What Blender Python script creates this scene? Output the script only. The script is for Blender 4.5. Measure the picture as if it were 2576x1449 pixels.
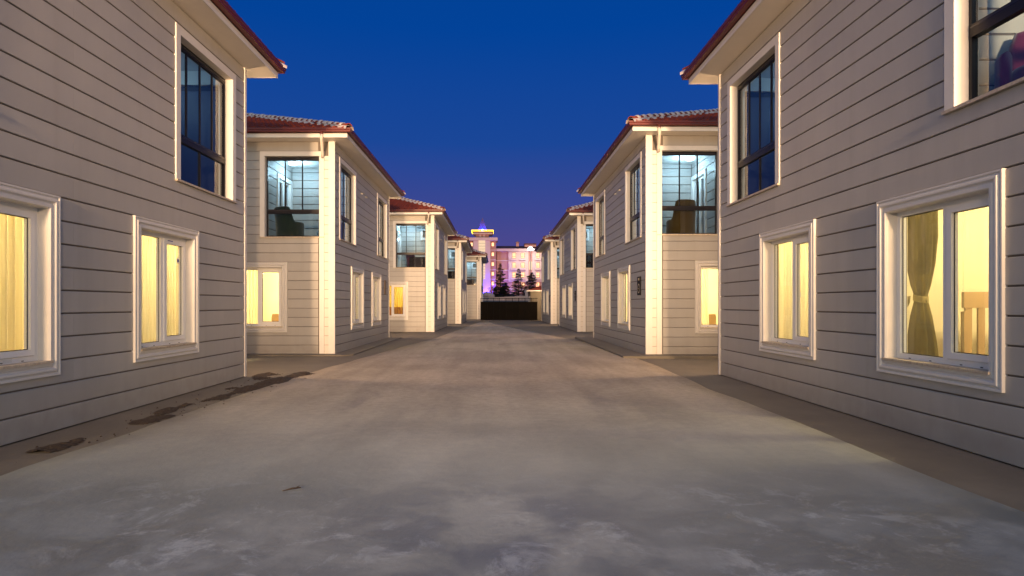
import bpy, math, random
from mathutils import Vector, Matrix, noise
random.seed(7)
PI = math.pi
for o in list(bpy.data.objects):
    bpy.data.objects.remove(o, do_unlink=True)
SC = bpy.context.scene
COL = SC.collection

# ------------------------------------------------------------------ camera
cd = bpy.data.cameras.new('camera')
cam = bpy.data.objects.new('camera', cd); COL.objects.link(cam)
cam.location = (0, 0, 1.334)
cam.rotation_euler = (PI/2, 0, 0)
cd.sensor_width = 36
cd.lens = 1500/2576*36
cd.shift_x = 42/2576
cd.shift_y = 42.5/2576
cd.clip_start = .05; cd.clip_end = 5000
SC.camera = cam

# ------------------------------------------------------------------ sky
world = bpy.data.worlds.new('World'); SC.world = world; world.use_nodes = True
wt = world.node_tree; wt.nodes.clear()
SKY_LEVEL = 1.2
def wn(t, **k):
    n = wt.nodes.new(t)
    for a, b in k.items(): setattr(n, a, b)
    return n
wo = wn('ShaderNodeOutputWorld'); bg = wn('ShaderNodeBackground')
tc = wn('ShaderNodeTexCoord'); sp = wn('ShaderNodeSeparateXYZ')
wt.links.new(tc.outputs['Generated'], sp.inputs[0])
rampU = wn('ShaderNodeValToRGB')          # the twilight sky by height
els = [(0.0, (.085,.056,.205)), (.07, (.070,.054,.215)), (.15, (.040,.053,.235)), (.26, (.009,.052,.26)),
       (.42, (.0006,.046,.262)), (.7, (.0006,.042,.22)), (1.0, (.0006,.040,.18))]
cr = rampU.color_ramp
cr.elements[0].position = 0; cr.elements[0].color = (*els[0][1], 1)
cr.elements[1].position = 1; cr.elements[1].color = (*els[-1][1], 1)
for p, c in els[1:-1]:
    e = cr.elements.new(p); e.color = (*c, 1)
wt.links.new(sp.outputs['Z'], rampU.inputs[0])
# the afterglow of the sun that has set behind the camera
mr = wn('ShaderNodeMapRange'); mr.interpolation_type = 'SMOOTHSTEP'
mr.inputs[1].default_value = -.15; mr.inputs[2].default_value = -.95
wt.links.new(sp.outputs['Y'], mr.inputs[0])
rampG = wn('ShaderNodeValToRGB')
g = rampG.color_ramp
g.elements[0].position = 0; g.elements[0].color = (.92,.98,.88,1)
g.elements[1].position = .9; g.elements[1].color = (.16,.33,.50,1)
e = g.elements.new(.25); e.color = (.75,.88,.88,1)
e = g.elements.new(.5); e.color = (.58,.75,.86,1)
wt.links.new(sp.outputs['Z'], rampG.inputs[0])
mx = wn('ShaderNodeMix', data_type='RGBA')
wt.links.new(mr.outputs[0], mx.inputs[0])
wt.links.new(rampU.outputs[0], mx.inputs[6]); wt.links.new(rampG.outputs[0], mx.inputs[7])
wt.links.new(mx.outputs[2], bg.inputs[0]); bg.inputs[1].default_value = SKY_LEVEL
wt.links.new(bg.outputs[0], wo.inputs[0])

SC.view_settings.view_transform = 'Standard'
SC.view_settings.look = 'None'
SC.view_settings.exposure = 0.0
SC.view_settings.gamma = 1.0
SC.view_settings.use_curve_mapping = False
SC.render.engine = 'CYCLES'
SC.cycles.use_denoising = True
SC.cycles.max_bounces = 6; SC.cycles.diffuse_bounces = 3; SC.cycles.glossy_bounces = 3
SC.cycles.transparent_max_bounces = 12; SC.cycles.transmission_bounces = 4
SC.cycles.sample_clamp_indirect = 4.0
SC.cycles.caustics_reflective = False; SC.cycles.caustics_refractive = False

FLOOD_W = 16500; FLOOD_FAR_W = 40000      # street floodlights (watts, as Blender counts them)
LANTERN_W = 230; ROOM_W = 300; LOGGIA_W = 58

# ------------------------------------------------------------------ materials
def mat(name, col, rough=.6, metal=0, spec=.5, emit=None, estr=0, var=0, vscale=3, bump=0, bscale=60, stretch=(1,1,1), coat=0, seed=0):
    m = bpy.data.materials.new(name); m.use_nodes = True
    t = m.node_tree; b = t.nodes['Principled BSDF']
    b.inputs['Base Color'].default_value = (*col, 1)
    b.inputs['Roughness'].default_value = rough
    b.inputs['Metallic'].default_value = metal
    b.inputs['Specular IOR Level'].default_value = spec
    if coat: b.inputs['Coat Weight'].default_value = coat
    if emit:
        b.inputs['Emission Color'].default_value = (*emit, 1); b.inputs['Emission Strength'].default_value = estr
    if var or bump:
        tcn = t.nodes.new('ShaderNodeNewGeometry'); mp = t.nodes.new('ShaderNodeMapping')
        mp.inputs['Scale'].default_value = stretch; mp.inputs['Location'].default_value = (seed*3.7, seed, seed*1.3)
        t.links.new(tcn.outputs['Position'], mp.inputs[0])
    if var:
        n = t.nodes.new('ShaderNodeTexNoise'); n.inputs['Scale'].default_value = vscale; n.inputs['Detail'].default_value = 5
        n.inputs['Roughness'].default_value = .62
        t.links.new(mp.outputs[0], n.inputs[0])
        r = t.nodes.new('ShaderNodeMapRange'); r.inputs[1].default_value = .25; r.inputs[2].default_value = .75
        r.inputs[3].default_value = 1-var; r.inputs[4].default_value = 1+var
        t.links.new(n.outputs['Fac'], r.inputs[0])
        oi = t.nodes.new('ShaderNodeObjectInfo')
        r2 = t.nodes.new('ShaderNodeMapRange'); r2.inputs[3].default_value = 1-var*.6; r2.inputs[4].default_value = 1+var*.6
        t.links.new(oi.outputs['Random'], r2.inputs[0])
        mu = t.nodes.new('ShaderNodeMath'); mu.operation = 'MULTIPLY'
        t.links.new(r.outputs[0], mu.inputs[0]); t.links.new(r2.outputs[0], mu.inputs[1])
        v = t.nodes.new('ShaderNodeVectorMath'); v.operation = 'SCALE'; v.inputs[0].default_value = col
        t.links.new(mu.outputs[0], v.inputs['Scale']); t.links.new(v.outputs[0], b.inputs['Base Color'])
        rr = t.nodes.new('ShaderNodeMapRange'); rr.inputs[3].default_value = max(0, rough-.12); rr.inputs[4].default_value = min(1, rough+.12)
        t.links.new(n.outputs['Fac'], rr.inputs[0]); t.links.new(rr.outputs[0], b.inputs['Roughness'])
    if bump:
        n = t.nodes.new('ShaderNodeTexNoise'); n.inputs['Scale'].default_value = bscale; n.inputs['Detail'].default_value = 4
        t.links.new(mp.outputs[0], n.inputs[0])
        bp = t.nodes.new('ShaderNodeBump'); bp.inputs['Strength'].default_value = bump; bp.inputs['Distance'].default_value = .01
        t.links.new(n.outputs['Fac'], bp.inputs['Height']); t.links.new(bp.outputs[0], b.inputs['Normal'])
    return m
M = {}
M['siding'] = mat('siding paint', (.395,.382,.362), .55, var=.07, vscale=1.6, stretch=(1,1,.5), bump=.12, bscale=220)
M['blind'] = mat('dark blue blind', (.02,.03,.07), .5)
M['core'] = mat('dark membrane behind siding', (.15,.13,.115), .9)
M['plaster'] = mat('plain render', (.5,.45,.4), .8, var=.05)
def weather(m):
    t = m.node_tree; b = t.nodes['Principled BSDF']; src = b.inputs['Base Color'].links[0].from_socket
    g = t.nodes.new('ShaderNodeNewGeometry'); sp_ = t.nodes.new('ShaderNodeSeparateXYZ'); t.links.new(g.outputs['Position'], sp_.inputs[0])
    lo = t.nodes.new('ShaderNodeMapRange'); lo.interpolation_type = 'SMOOTHSTEP'; lo.inputs[1].default_value = .02; lo.inputs[2].default_value = .55; lo.inputs[3].default_value = .55; lo.inputs[4].default_value = 0
    t.links.new(sp_.outputs['Z'], lo.inputs[0])
    n1 = t.nodes.new('ShaderNodeTexNoise'); n1.inputs['Scale'].default_value = 6; n1.inputs['Detail'].default_value = 6; t.links.new(g.outputs['Position'], n1.inputs[0])
    mp = t.nodes.new('ShaderNodeMapping'); mp.inputs['Scale'].default_value = (7,7,.25); t.links.new(g.outputs['Position'], mp.inputs[0])
    n2 = t.nodes.new('ShaderNodeTexNoise'); n2.inputs['Scale'].default_value = 1; n2.inputs['Detail'].default_value = 5; t.links.new(mp.outputs[0], n2.inputs[0])
    r2 = t.nodes.new('ShaderNodeMapRange'); r2.inputs[1].default_value = .52; r2.inputs[2].default_value = .75; r2.inputs[3].default_value = 0; r2.inputs[4].default_value = .12; t.links.new(n2.outputs['Fac'], r2.inputs[0])
    mu = t.nodes.new('ShaderNodeMath'); mu.operation = 'MULTIPLY_ADD'; t.links.new(lo.outputs[0], mu.inputs[0]); t.links.new(n1.outputs['Fac'], mu.inputs[1]); t.links.new(r2.outputs[0], mu.inputs[2])
    mx_ = t.nodes.new('ShaderNodeMix'); mx_.data_type = 'RGBA'; t.links.new(mu.outputs[0], mx_.inputs[0]); t.links.new(src, mx_.inputs[6]); mx_.inputs[7].default_value = (.22,.185,.15,1)
    t.links.new(mx_.outputs[2], b.inputs['Base Color'])
weather(M['siding'])
M['trim'] = mat('white painted trim', (.64,.625,.60), .45, var=.04, vscale=6, bump=.05, bscale=90)
M['quoin'] = mat('cream painted corner board', (.64,.60,.55), .5, var=.03)
M['soffit'] = mat('cream soffit', (.72,.68,.62), .7, var=.04)
M['pvc'] = mat('white window plastic', (.80,.80,.80), .28)
M['marble'] = mat('weathered marble sill', (.50,.43,.34), .5, var=.35, vscale=25)
M['black'] = mat('black aluminium', (.012,.011,.015), .4, spec=.25)
M['gutter'] = mat('dark red gutter', (.11,.010,.008), .4)
M['tile'] = mat('clay roof tile', (.25,.042,.016), .8, spec=.3, var=.22, vscale=9)
M['mortar'] = mat('white ridge mortar', (.50,.44,.43), .9, var=.12, vscale=12, bump=.4, bscale=40)
M['room'] = mat('yellow room wall', (.86,.74,.42), .8)
M['roompale'] = mat('pale room wall', (.90,.82,.58), .8)
M['roomceil'] = mat('room ceiling', (.85,.82,.72), .8)
M['loggia'] = mat('loggia lining', (.62,.62,.60), .7, var=.04)
M['floorin'] = mat('interior floor', (.22,.17,.12), .5)
M['lampwarm'] = mat('lit warm lamp', (.9,.9,.8), .5, emit=(1,.85,.6), estr=16)
M['lampcool'] = mat('lit cool lamp', (.9,.9,.9), .5, emit=(.75,.93,1), estr=5)
M['steel'] = mat('galvanised steel', (.25,.25,.26), .4, metal=.9)
M['downpipe'] = mat('beige downpipe', (.66,.60,.53), .4)

def glass(name, tint=(.9,.95,1), refl=.06):
    m = bpy.data.materials.new(name); m.use_nodes = True
    t = m.node_tree; t.nodes.clear()
    o = t.nodes.new('ShaderNodeOutputMaterial'); mixn = t.nodes.new('ShaderNodeMixShader')
    tr = t.nodes.new('ShaderNodeBsdfTransparent'); gl = t.nodes.new('ShaderNodeBsdfGlossy')
    tr.inputs[0].default_value = (*tint, 1); gl.inputs['Roughness'].default_value = .015
    fr = t.nodes.new('ShaderNodeLayerWeight'); fr.inputs['Blend'].default_value = .5     # Schlick's curve, the same from both faces
    pw = t.nodes.new('ShaderNodeMath'); pw.operation = 'POWER'; pw.inputs[1].default_value = 5
    t.links.new(fr.outputs['Facing'], pw.inputs[0])
    ad = t.nodes.new('ShaderNodeMath'); ad.operation = 'MULTIPLY_ADD'; ad.inputs[1].default_value = 1-refl; ad.inputs[2].default_value = refl
    t.links.new(pw.outputs[0], ad.inputs[0]); t.links.new(ad.outputs[0], mixn.inputs[0])
    t.links.new(tr.outputs[0], mixn.inputs[1]); t.links.new(gl.outputs[0], mixn.inputs[2]); t.links.new(mixn.outputs[0], o.inputs[0])
    return m
M['glass'] = glass('clear window glass')
M['glassblue'] = glass('loggia glass', (.72,.84,.92), .10)

def cloth(name, col, trans=.5, weave=0, emit=0):
    m = bpy.data.materials.new(name); m.use_nodes = True
    t = m.node_tree; t.nodes.clear()
    o = t.nodes.new('ShaderNodeOutputMaterial'); mixn = t.nodes.new('ShaderNodeMixShader')
    d = t.nodes.new('ShaderNodeBsdfDiffuse'); r = t.nodes.new('ShaderNodeBsdfTranslucent')
    d.inputs[0].default_value = (*col, 1); r.inputs[0].default_value = (*col, 1); mixn.inputs[0].default_value = trans
    gp = t.nodes.new('ShaderNodeNewGeometry'); mp = t.nodes.new('ShaderNodeMapping'); mp.inputs['Scale'].default_value = (14,14,.35)
    nz = t.nodes.new('ShaderNodeTexNoise'); nz.inputs['Scale'].default_value = 1; nz.inputs['Detail'].default_value = 3     # fold shading of the gathers put into the cloth colour
    rg = t.nodes.new('ShaderNodeMapRange'); rg.inputs[1].default_value = .3; rg.inputs[2].default_value = .7; rg.inputs[3].default_value = .82; rg.inputs[4].default_value = 1.04
    sc_ = t.nodes.new('ShaderNodeVectorMath'); sc_.operation = 'SCALE'; sc_.inputs[0].default_value = col
    t.links.new(gp.outputs['Position'], mp.inputs[0]); t.links.new(mp.outputs[0], nz.inputs[0]); t.links.new(nz.outputs['Fac'], rg.inputs[0])
    t.links.new(rg.outputs[0], sc_.inputs['Scale']); t.links.new(sc_.outputs[0], d.inputs[0]); t.links.new(sc_.outputs[0], r.inputs[0])
    t.links.new(d.outputs[0], mixn.inputs[1]); t.links.new(r.outputs[0], mixn.inputs[2])
    m2 = t.nodes.new('ShaderNodeMixShader'); tp = t.nodes.new('ShaderNodeBsdfTransparent'); m2.inputs[0].default_value = weave
    t.links.new(mixn.outputs[0], m2.inputs[1]); t.links.new(tp.outputs[0], m2.inputs[2]); t.links.new(m2.outputs[0], o.inputs[0])
    return m
M['sheer'] = cloth('sheer cream curtain', (.95,.86,.60), .62, .12)
M['yellowcurtain'] = cloth('golden curtain', (.92,.66,.10), .6, .12)
M['stripe'] = cloth('brown striped curtain hem', (.55,.28,.10), .4)
M['drape'] = cloth('olive drape', (.17,.14,.055), .25)

# ------------------------------------------------------------------ mesh builder
class MB:
    def __init__(s): s.v = []; s.f = []
    def quad(s, a, b, c, d):
        n = len(s.v); s.v += [tuple(a), tuple(b), tuple(c), tuple(d)]; s.f.append((n, n+1, n+2, n+3))
    def box(s, x0, x1, y0, y1, z0, z1):
        if x1 < x0: x0, x1 = x1, x0
        if y1 < y0: y0, y1 = y1, y0
        if z1 < z0: z0, z1 = z1, z0
        n = len(s.v)
        s.v += [(x0,y0,z0),(x1,y0,z0),(x1,y1,z0),(x0,y1,z0),(x0,y0,z1),(x1,y0,z1),(x1,y1,z1),(x0,y1,z1)]
        s.f += [(n,n+3,n+2,n+1),(n+4,n+5,n+6,n+7),(n,n+1,n+5,n+4),(n+1,n+2,n+6,n+5),(n+2,n+3,n+7,n+6),(n+3,n,n+4,n+7)]
    def loft(s, rings, closed=True, caps=True):
        n = len(s.v); k = len(rings[0])
        for r in rings: s.v += [tuple(p) for p in r]
        for i in range(len(rings)-1):
            for j in range(k if closed else k-1):
                a = n+i*k+j; b = n+i*k+(j+1) % k
                s.f.append((a, b, b+k, a+k))
        if caps and closed:
            s.f.append(tuple(n+j for j in range(k))[::-1]); s.f.append(tuple(n+(len(rings)-1)*k+j for j in range(k)))
    def tube(s, pts, rad, seg=8):
        pts = [Vector(p) for p in pts]; rings = []
        rad = rad if isinstance(rad, (list, tuple)) else [rad]*len(pts)
        for i, p in enumerate(pts):
            d = (pts[min(i+1, len(pts)-1)]-pts[max(i-1, 0)]).normalized()
            u = d.cross(Vector((0,0,1)))
            if u.length < .05: u = d.cross(Vector((1,0,0)))
            u.normalize(); w = d.cross(u)
            rings.append([p+rad[i]*(math.cos(2*PI*j/seg)*u+math.sin(2*PI*j/seg)*w) for j in range(seg)])
        s.loft(rings)
    def lathe(s, c, prof, seg=16):
        s.loft([[(c[0]+r*math.cos(2*PI*j/seg), c[1]+r*math.sin(2*PI*j/seg), c[2]+z) for j in range(seg)] for r, z in prof])
    def build(s, name, m, parent=None, side=1, smooth=False, loc=None):
        v = s.v if side == 1 else [(-p[0], p[1], p[2]) for p in s.v]
        f = s.f if side == 1 else [tuple(reversed(q)) for q in s.f]
        me = bpy.data.meshes.new(name); me.from_pydata([tuple(p) for p in v], [], f)
        if smooth: me.polygons.foreach_set('use_smooth', [True]*len(me.polygons))
        ms = m if isinstance(m, list) else [m]
        for q in ms: me.materials.append(q)
        me.update()
        return link(name, me, parent, loc)
def link(name, me, parent=None, loc=None):
    o = bpy.data.objects.new(name, me); COL.objects.link(o)
    if parent: o.parent = parent
    if loc is not None: o.location = loc
    return o
def tag(o, label=None, cat=None, group=None, kind=None):
    if label: o['label'] = label
    if cat: o['category'] = cat
    if group: o['group'] = group
    if kind: o['kind'] = kind
    return o
def thing(name, loc, label, cat, group=None, rz=0):
    o = bpy.data.objects.new(name, None); COL.objects.link(o); o.location = loc; o.rotation_euler.z = rz
    o.empty_display_size = .2
    return tag(o, label, cat, group)
def lamp(name, kind, parent, loc, power, color, radius=.1, **k):
    d = bpy.data.lights.new(name, kind); d.energy = power; d.color = color
    if kind != 'AREA': d.shadow_soft_size = radius
    for a, b in k.items(): setattr(d, a, b)
    o = bpy.data.objects.new(name, d); COL.objects.link(o); o.location = loc
    if parent: o.parent = parent
    return o

# ------------------------------------------------------------------ ground
def ground_material():
    m = bpy.data.materials.new('poured concrete'); m.use_nodes = True
    t = m.node_tree; b = t.nodes['Principled BSDF']; L = t.links.new
    geo = t.nodes.new('ShaderNodeNewGeometry')
    def noise_(scale, detail, sc=(1,1,1), rough=.6, dist=0):
        mp = t.nodes.new('ShaderNodeMapping'); mp.inputs['Scale'].default_value = sc
        L(geo.outputs['Position'], mp.inputs[0])
        n = t.nodes.new('ShaderNodeTexNoise'); n.inputs['Scale'].default_value = scale; n.inputs['Detail'].default_value = detail
        n.inputs['Roughness'].default_value = rough; n.inputs['Distortion'].default_value = dist
        L(mp.outputs[0], n.inputs[0]); return n.outputs['Fac']
    def rng(x, a, b_, c, d, smooth=True):
        r = t.nodes.new('ShaderNodeMapRange'); r.interpolation_type = 'SMOOTHSTEP' if smooth else 'LINEAR'
        for i, q in enumerate((a, b_, c, d)): r.inputs[i+1].default_value = q
        L(x, r.inputs[0]); return r.outputs[0]
    def mul(a, b_):
        q = t.nodes.new('ShaderNodeMath'); q.operation = 'MULTIPLY'; L(a, q.inputs[0])
        if isinstance(b_, float): q.inputs[1].default_value = b_
        else: L(b_, q.inputs[1])
        return q.outputs[0]
    def mixc(f, a, b_):
        q = t.nodes.new('ShaderNodeMix'); q.data_type = 'RGBA'; L(f, q.inputs[0])
        if isinstance(a, tuple): q.inputs[6].default_value = (*a, 1)
        else: L(a, q.inputs[6])
        if isinstance(b_, tuple): q.inputs[7].default_value = (*b_, 1)
        else: L(b_, q.inputs[7])
        return q.outputs[2]
    big = rng(noise_(.45, 4, (1, .8, 1), .55, .3), .32, .68, 0, 1)
    c = mixc(big, (.34,.295,.23), (.47,.41,.32))
    blot = rng(noise_(.9, 5, (1, .45, 1), .6, .6), .56, .72, 0, .55)
    c = mixc(blot, c, (.23,.195,.175))
    streak = rng(noise_(1.6, 4, (1.3, .10, 1), .55, .2), .35, .65, .90, 1.08)
    v0 = t.nodes.new('ShaderNodeVectorMath'); v0.operation = 'SCALE'; L(c, v0.inputs[0]); L(streak, v0.inputs['Scale']); c = v0.outputs[0]
    grit = rng(noise_(70, 4, (1,1,1), .7), .52, .68, 1.04, .62)
    v1 = t.nodes.new('ShaderNodeVectorMath'); v1.operation = 'SCALE'; L(c, v1.inputs[0]); L(grit, v1.inputs['Scale']); c = v1.outputs[0]
    fine = rng(noise_(9, 8, (1,1,1), .75), .3, .7, .84, 1.12)
    v = t.nodes.new('ShaderNodeVectorMath'); v.operation = 'SCALE'; L(c, v.inputs[0]); L(fine, v.inputs['Scale'])
    c = v.outputs[0]
    # thin frost and wet slush; dim cool light at the near end put into colour
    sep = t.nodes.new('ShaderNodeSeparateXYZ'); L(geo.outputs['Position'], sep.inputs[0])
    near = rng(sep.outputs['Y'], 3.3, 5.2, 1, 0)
    near_dim = rng(sep.outputs['Y'], 3.0, 10.5, .95, 0)
    c = mixc(near_dim, c, mixc(big, (.20,.235,.25), (.31,.355,.375)))  # near ground mixed cooler and darker, standing in for the dim skylight there
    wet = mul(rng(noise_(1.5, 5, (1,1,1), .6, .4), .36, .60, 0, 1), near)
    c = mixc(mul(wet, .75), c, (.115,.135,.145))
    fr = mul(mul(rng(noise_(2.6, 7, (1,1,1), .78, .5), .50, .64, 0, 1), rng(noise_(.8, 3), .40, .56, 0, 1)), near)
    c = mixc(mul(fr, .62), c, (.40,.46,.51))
    L(c, b.inputs['Base Color'])
    r = rng(wet, 0, 1, .82, .42); L(r, b.inputs['Roughness'])
    b.inputs['Specular IOR Level'].default_value = .35
    bp = t.nodes.new('ShaderNodeBump'); bp.inputs['Strength'].default_value = .35; bp.inputs['Distance'].default_value = .02
    hn = noise_(12, 8, (1,1,1), .7); L(hn, bp.inputs['Height']); L(bp.outputs[0], b.inputs['Normal'])
    return m
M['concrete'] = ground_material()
M['apron'] = mat('darker old concrete', (.150,.135,.108), .85, var=.18, vscale=1.3, bump=.5, bscale=14)
M['soil'] = mat('dark loose soil', (.05,.034,.023), .95, var=.4, vscale=14, bump=.8, bscale=30)
M['slope'] = mat('dark bank', (.03,.026,.02), .95, var=.4, vscale=1.5)

g_ = MB(); xs = [-900,-60,-20,0,20,60,900]; ys = [-60,0,20,50,57,64,90,130,185,400,2500]
def gz(y): return 0 if y <= 57 else (min((y-57)/33*2.0, 2.0) if y < 90 else 2.0+min((y-90)/95*2.6, 2.6))
for i in range(len(xs)-1):
    for j in range(len(ys)-1):
        g_.quad((xs[i],ys[j],gz(ys[j])-.012),(xs[i+1],ys[j],gz(ys[j])-.012),(xs[i+1],ys[j+1],gz(ys[j+1])-.012),(xs[i],ys[j+1],gz(ys[j+1])-.012))
tag(g_.build('ground', M['apron']), kind='structure')
LE = [(-3.75,-14),(-3.80,3),(-3.84,4.63),(-3.82,5.93),(-3.80,7.91),(-3.69,10.5),(-3.57,12.5),(-3.26,15.7),(-2.95,19),(-2.45,23),(-2.0,31),(-1.35,44),(-.8,49)]
RE = [(3.4,-14),(3.4,3.83),(3.37,4.85),(3.43,6.5),(3.40,9.41),(3.53,13),(3.53,15.7),(3.25,20.9),(2.5,25.7),(1.5,31),(.5,38),(-.3,44.5),(-.62,49)]
def edge(E, y):
    for (x0,y0),(x1,y1) in zip(E, E[1:]):
        if y0 <= y <= y1: return x0+(x1-x0)*(y-y0)/(y1-y0)
    return E[-1][0]
r_ = MB(); yy = [-14+.45*i for i in range(141)]; yy = [y for y in yy if y < 49]
ringL = []
prev = None
for y in yy:
    w1 = .05*noise.noise(Vector((y*.9,0,3)))+.02*noise.noise(Vector((y*4,1,3))); w2 = .04*noise.noise(Vector((y*.8,7,3)))+.015*noise.noise(Vector((y*4,9,3)))
    l, r = edge(LE, y)+w1, edge(RE, y)+w2
    ring = [(l-.012,y,-.02),(l,y,.004),(l+.4,y,.012),((l+r)/2,y,.018),(r-.4,y,.012),(r,y,.004),(r+.012,y,-.02)]
    ringL.append(ring)
r_.loft(ringL, closed=False)
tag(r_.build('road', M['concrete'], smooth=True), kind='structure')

# loose soil along the left edge
def soil():
    m = MB(); st = .028; y0, y1 = 5.4, 11.5; x0, x1 = -4.62, -3.35
    nx, ny = int((x1-x0)/st), int((y1-y0)/st); H = {}
    for i in range(nx+1):
        for j in range(ny+1):
            x, y = x0+i*st, y0+j*st
            ce = edge(LE, y)-.22-.12*max(0, 9.6-y)*.2+.12*noise.noise(Vector((y*.7,2,0)))
            wd = .30+.35*max(0, y-9.8)
            lane = 1-abs(x-ce)/wd
            amt = min(1, max(.0, (y-6.8)/3.4))
            h = lane*1.05+1.25*noise.fractal(Vector((x*2.6, y*1.5, 4)), 1, 2.1, 5)-1.02+.55*amt
            H[i,j] = (x, y, -.002+.05*max(h,-.2)*(.6+.4*amt)+(.012*noise.noise(Vector((x*30, y*30, 1)))+.012*noise.noise(Vector((x*11, y*11, 2))) if h > 0 else 0), h)
    for i in range(nx):
        for j in range(ny):
            c = [H[i,j],H[i+1,j],H[i+1,j+1],H[i,j+1]]
            if max(q[3] for q in c) > .0: m.quad(*[q[:3] for q in c])
    rnd = random.Random(11)
    for i in range(170):                                   # crumbs of soil and small stones
        y = 5+6.6*rnd.random()**.7; x = edge(LE, y)-.2+rnd.gauss(0,.24); r = rnd.uniform(.003,.013)
        if x < -4.6: continue
        q = [Vector((x+rnd.uniform(.7,1.3)*r*math.cos(2*PI*k/5), y+rnd.uniform(.7,1.3)*r*math.sin(2*PI*k/5), .004)) for k in range(5)]
        t_ = [p*.5+Vector((x,y,.004+r*2))*.5 for p in q]; m.loft([q,t_])
    return m
tag(soil().build('soil', M['soil'], smooth=True), kind='stuff')
tw = thing('twig', (-1.44,4.23,.02), 'small dark twig lying on the open concrete near the camera', 'twig')
q = MB(); q.tube([(-.06,-.03,.004),(0,0,.012),(.05,.03,.01)], [.003,.007,.004], 6); q.build('stem', M['soil'], tw)
q = MB(); q.loft([[(.01,.0,.012),(.03,.035,.02),(.065,.045,.022)],[(.03,-.005,.016),(.05,.02,.026),(.065,.045,.024)]], closed=False); q.build('leaf', M['soil'], tw)

# ------------------------------------------------------------------ houses
T = 5.75; LEN = 8.2; WD = 9.0; OV = .43; RP = .25; TH = .02; GAP = .010
class Wall:
    """a vertical plane: u along it, n outward, z up; in the house's own (a, b) plan"""
    def __init__(s, o, ud, nd): s.o, s.ud, s.nd = o, ud, nd
    def p(s, u, n, z): return (s.o[0]+u*s.ud[0]+n*s.nd[0], s.o[1]+u*s.ud[1]+n*s.nd[1], z)
    def box(s, mb, u0, u1, n0, n1, z0, z1):
        a = s.p(u0, n0, z0); b = s.p(u1, n1, z1)
        mb.box(a[0], b[0], a[1], b[1], z0, z1)
WS = Wall((0,0),(0,1),(-1,0)); WF = Wall((0,0),(1,0),(0,-1)); WK = Wall((0,LEN),(1,0),(0,1))
WA = Wall((2.05,0),(0,1),(-1,0)); WB = Wall((0,2.6),(1,0),(0,-1)); WB2 = Wall((0,LEN-2.6),(1,0),(0,1))
def panels(w, mb, u0, u1, z0, z1, n0, n1, holes):
    holes = [(a-.012,b+.012,c-.012,d+.012) for a,b,c,d in holes]
    us = sorted({u0,u1}|{q for h in holes for q in h[:2] if u0 < q < u1}); zs = sorted({z0,z1}|{q for h in holes for q in h[2:] if z0 < q < z1})
    for i in range(len(us)-1):
        run = None
        for j in range(len(zs)-1):
            cu, cz = (us[i]+us[i+1])/2, (zs[j]+zs[j+1])/2
            solid = not any(h[0] < cu < h[1] and h[2] < cz < h[3] for h in holes)
            if solid:
                run = [zs[j], zs[j+1]] if run is None else [run[0], zs[j+1]]
            if run and (not solid or j == len(zs)-2):
                w.box(mb, us[i], us[i+1], n0, n1, run[0], run[1]); run = None
def board(w, u0, u1, z0, z1):
    m = MB(); t = TH
    pr = [(0,z0),(t-.004,z0),(t,z0+.005),(t,z1-.006),(t-.006,z1),(0,z1)]
    m.loft([[w.p(u0,n,z) for n, z in pr],[w.p(u1,n,z) for n, z in pr]])
    return m
def siding(w, u0, u1, z0, z1, holes, parent, side, jlen=3.66, gap=GAP, material=None):
    holes = [(a-.02,b+.02,c-.02,d+.02) for a,b,c,d in holes]
    r = 0; z = z0
    while z < z1-.02:
        za, zb = z, min(z+RP-gap, z1)
        cuts = [u0]; c = u0+jlen*(1 if r % 2 == 0 else .62)
        while c < u1-.3: cuts.append(c); c += jlen
        cuts.append(u1)
        for c0, c1 in zip(cuts, cuts[1:]):
            segs = [(c0+.0004, c1-.0004, za, zb)]
            for h in holes:
                out = []
                for (a, b, p, q) in segs:
                    if h[1] <= a or h[0] >= b or h[3] <= p or h[2] >= q: out.append((a,b,p,q)); continue
                    if h[0]-a > .02: out.append((a,h[0],p,q))
                    if b-h[1] > .02: out.append((h[1],b,p,q))
                    a2, b2 = max(a,h[0]), min(b,h[1])
                    if h[2]-p > .03: out.append((a2,b2,p,h[2]))
                    if q-h[3] > .03: out.append((a2,b2,h[3],q))
                segs = out
            for sg in segs: board(w, *sg).build('siding_board', material or M['siding'], parent, side)
        z += RP; r += 1
def ring(w, pts, prof, closed=True):
    """mitred moulding round an opening. pts (u,z) clockwise or open path, prof (outward distance, n)"""
    m = MB(); us = [p[0] for p in pts]; zs = [p[1] for p in pts]; cu = (min(us)+max(us))/2
    zmin, zmax = min(zs), max(zs)
    rings = []
    for u, z in pts:
        su = 1 if u > cu else -1
        sz = (1 if z == zmax else (-1 if closed else 0))
        rings.append([w.p(u+su*d, n, z+sz*d) for d, n in prof])
    if closed: rings.append(rings[0]); m.loft(rings, closed=False)
    else: m.loft(rings, closed=False)
    return m
MOULD = [(0,-.15),(0,.028),(.012,.046),(.04,.046),(.052,.034),(.062,.034),(.078,.056),(.098,.056),(.112,.040),(.124,.036),(.132,.05),(.15,.05),(.15,0)]
FLAT = [(0,-.16),(0,.032),(.004,.036),(.126,.036),(.13,.032),(.13,0)]
def rect(u0, u1, z0, z1): return [(u0,z0),(u0,z1),(u1,z1),(u1,z0)]

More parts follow.
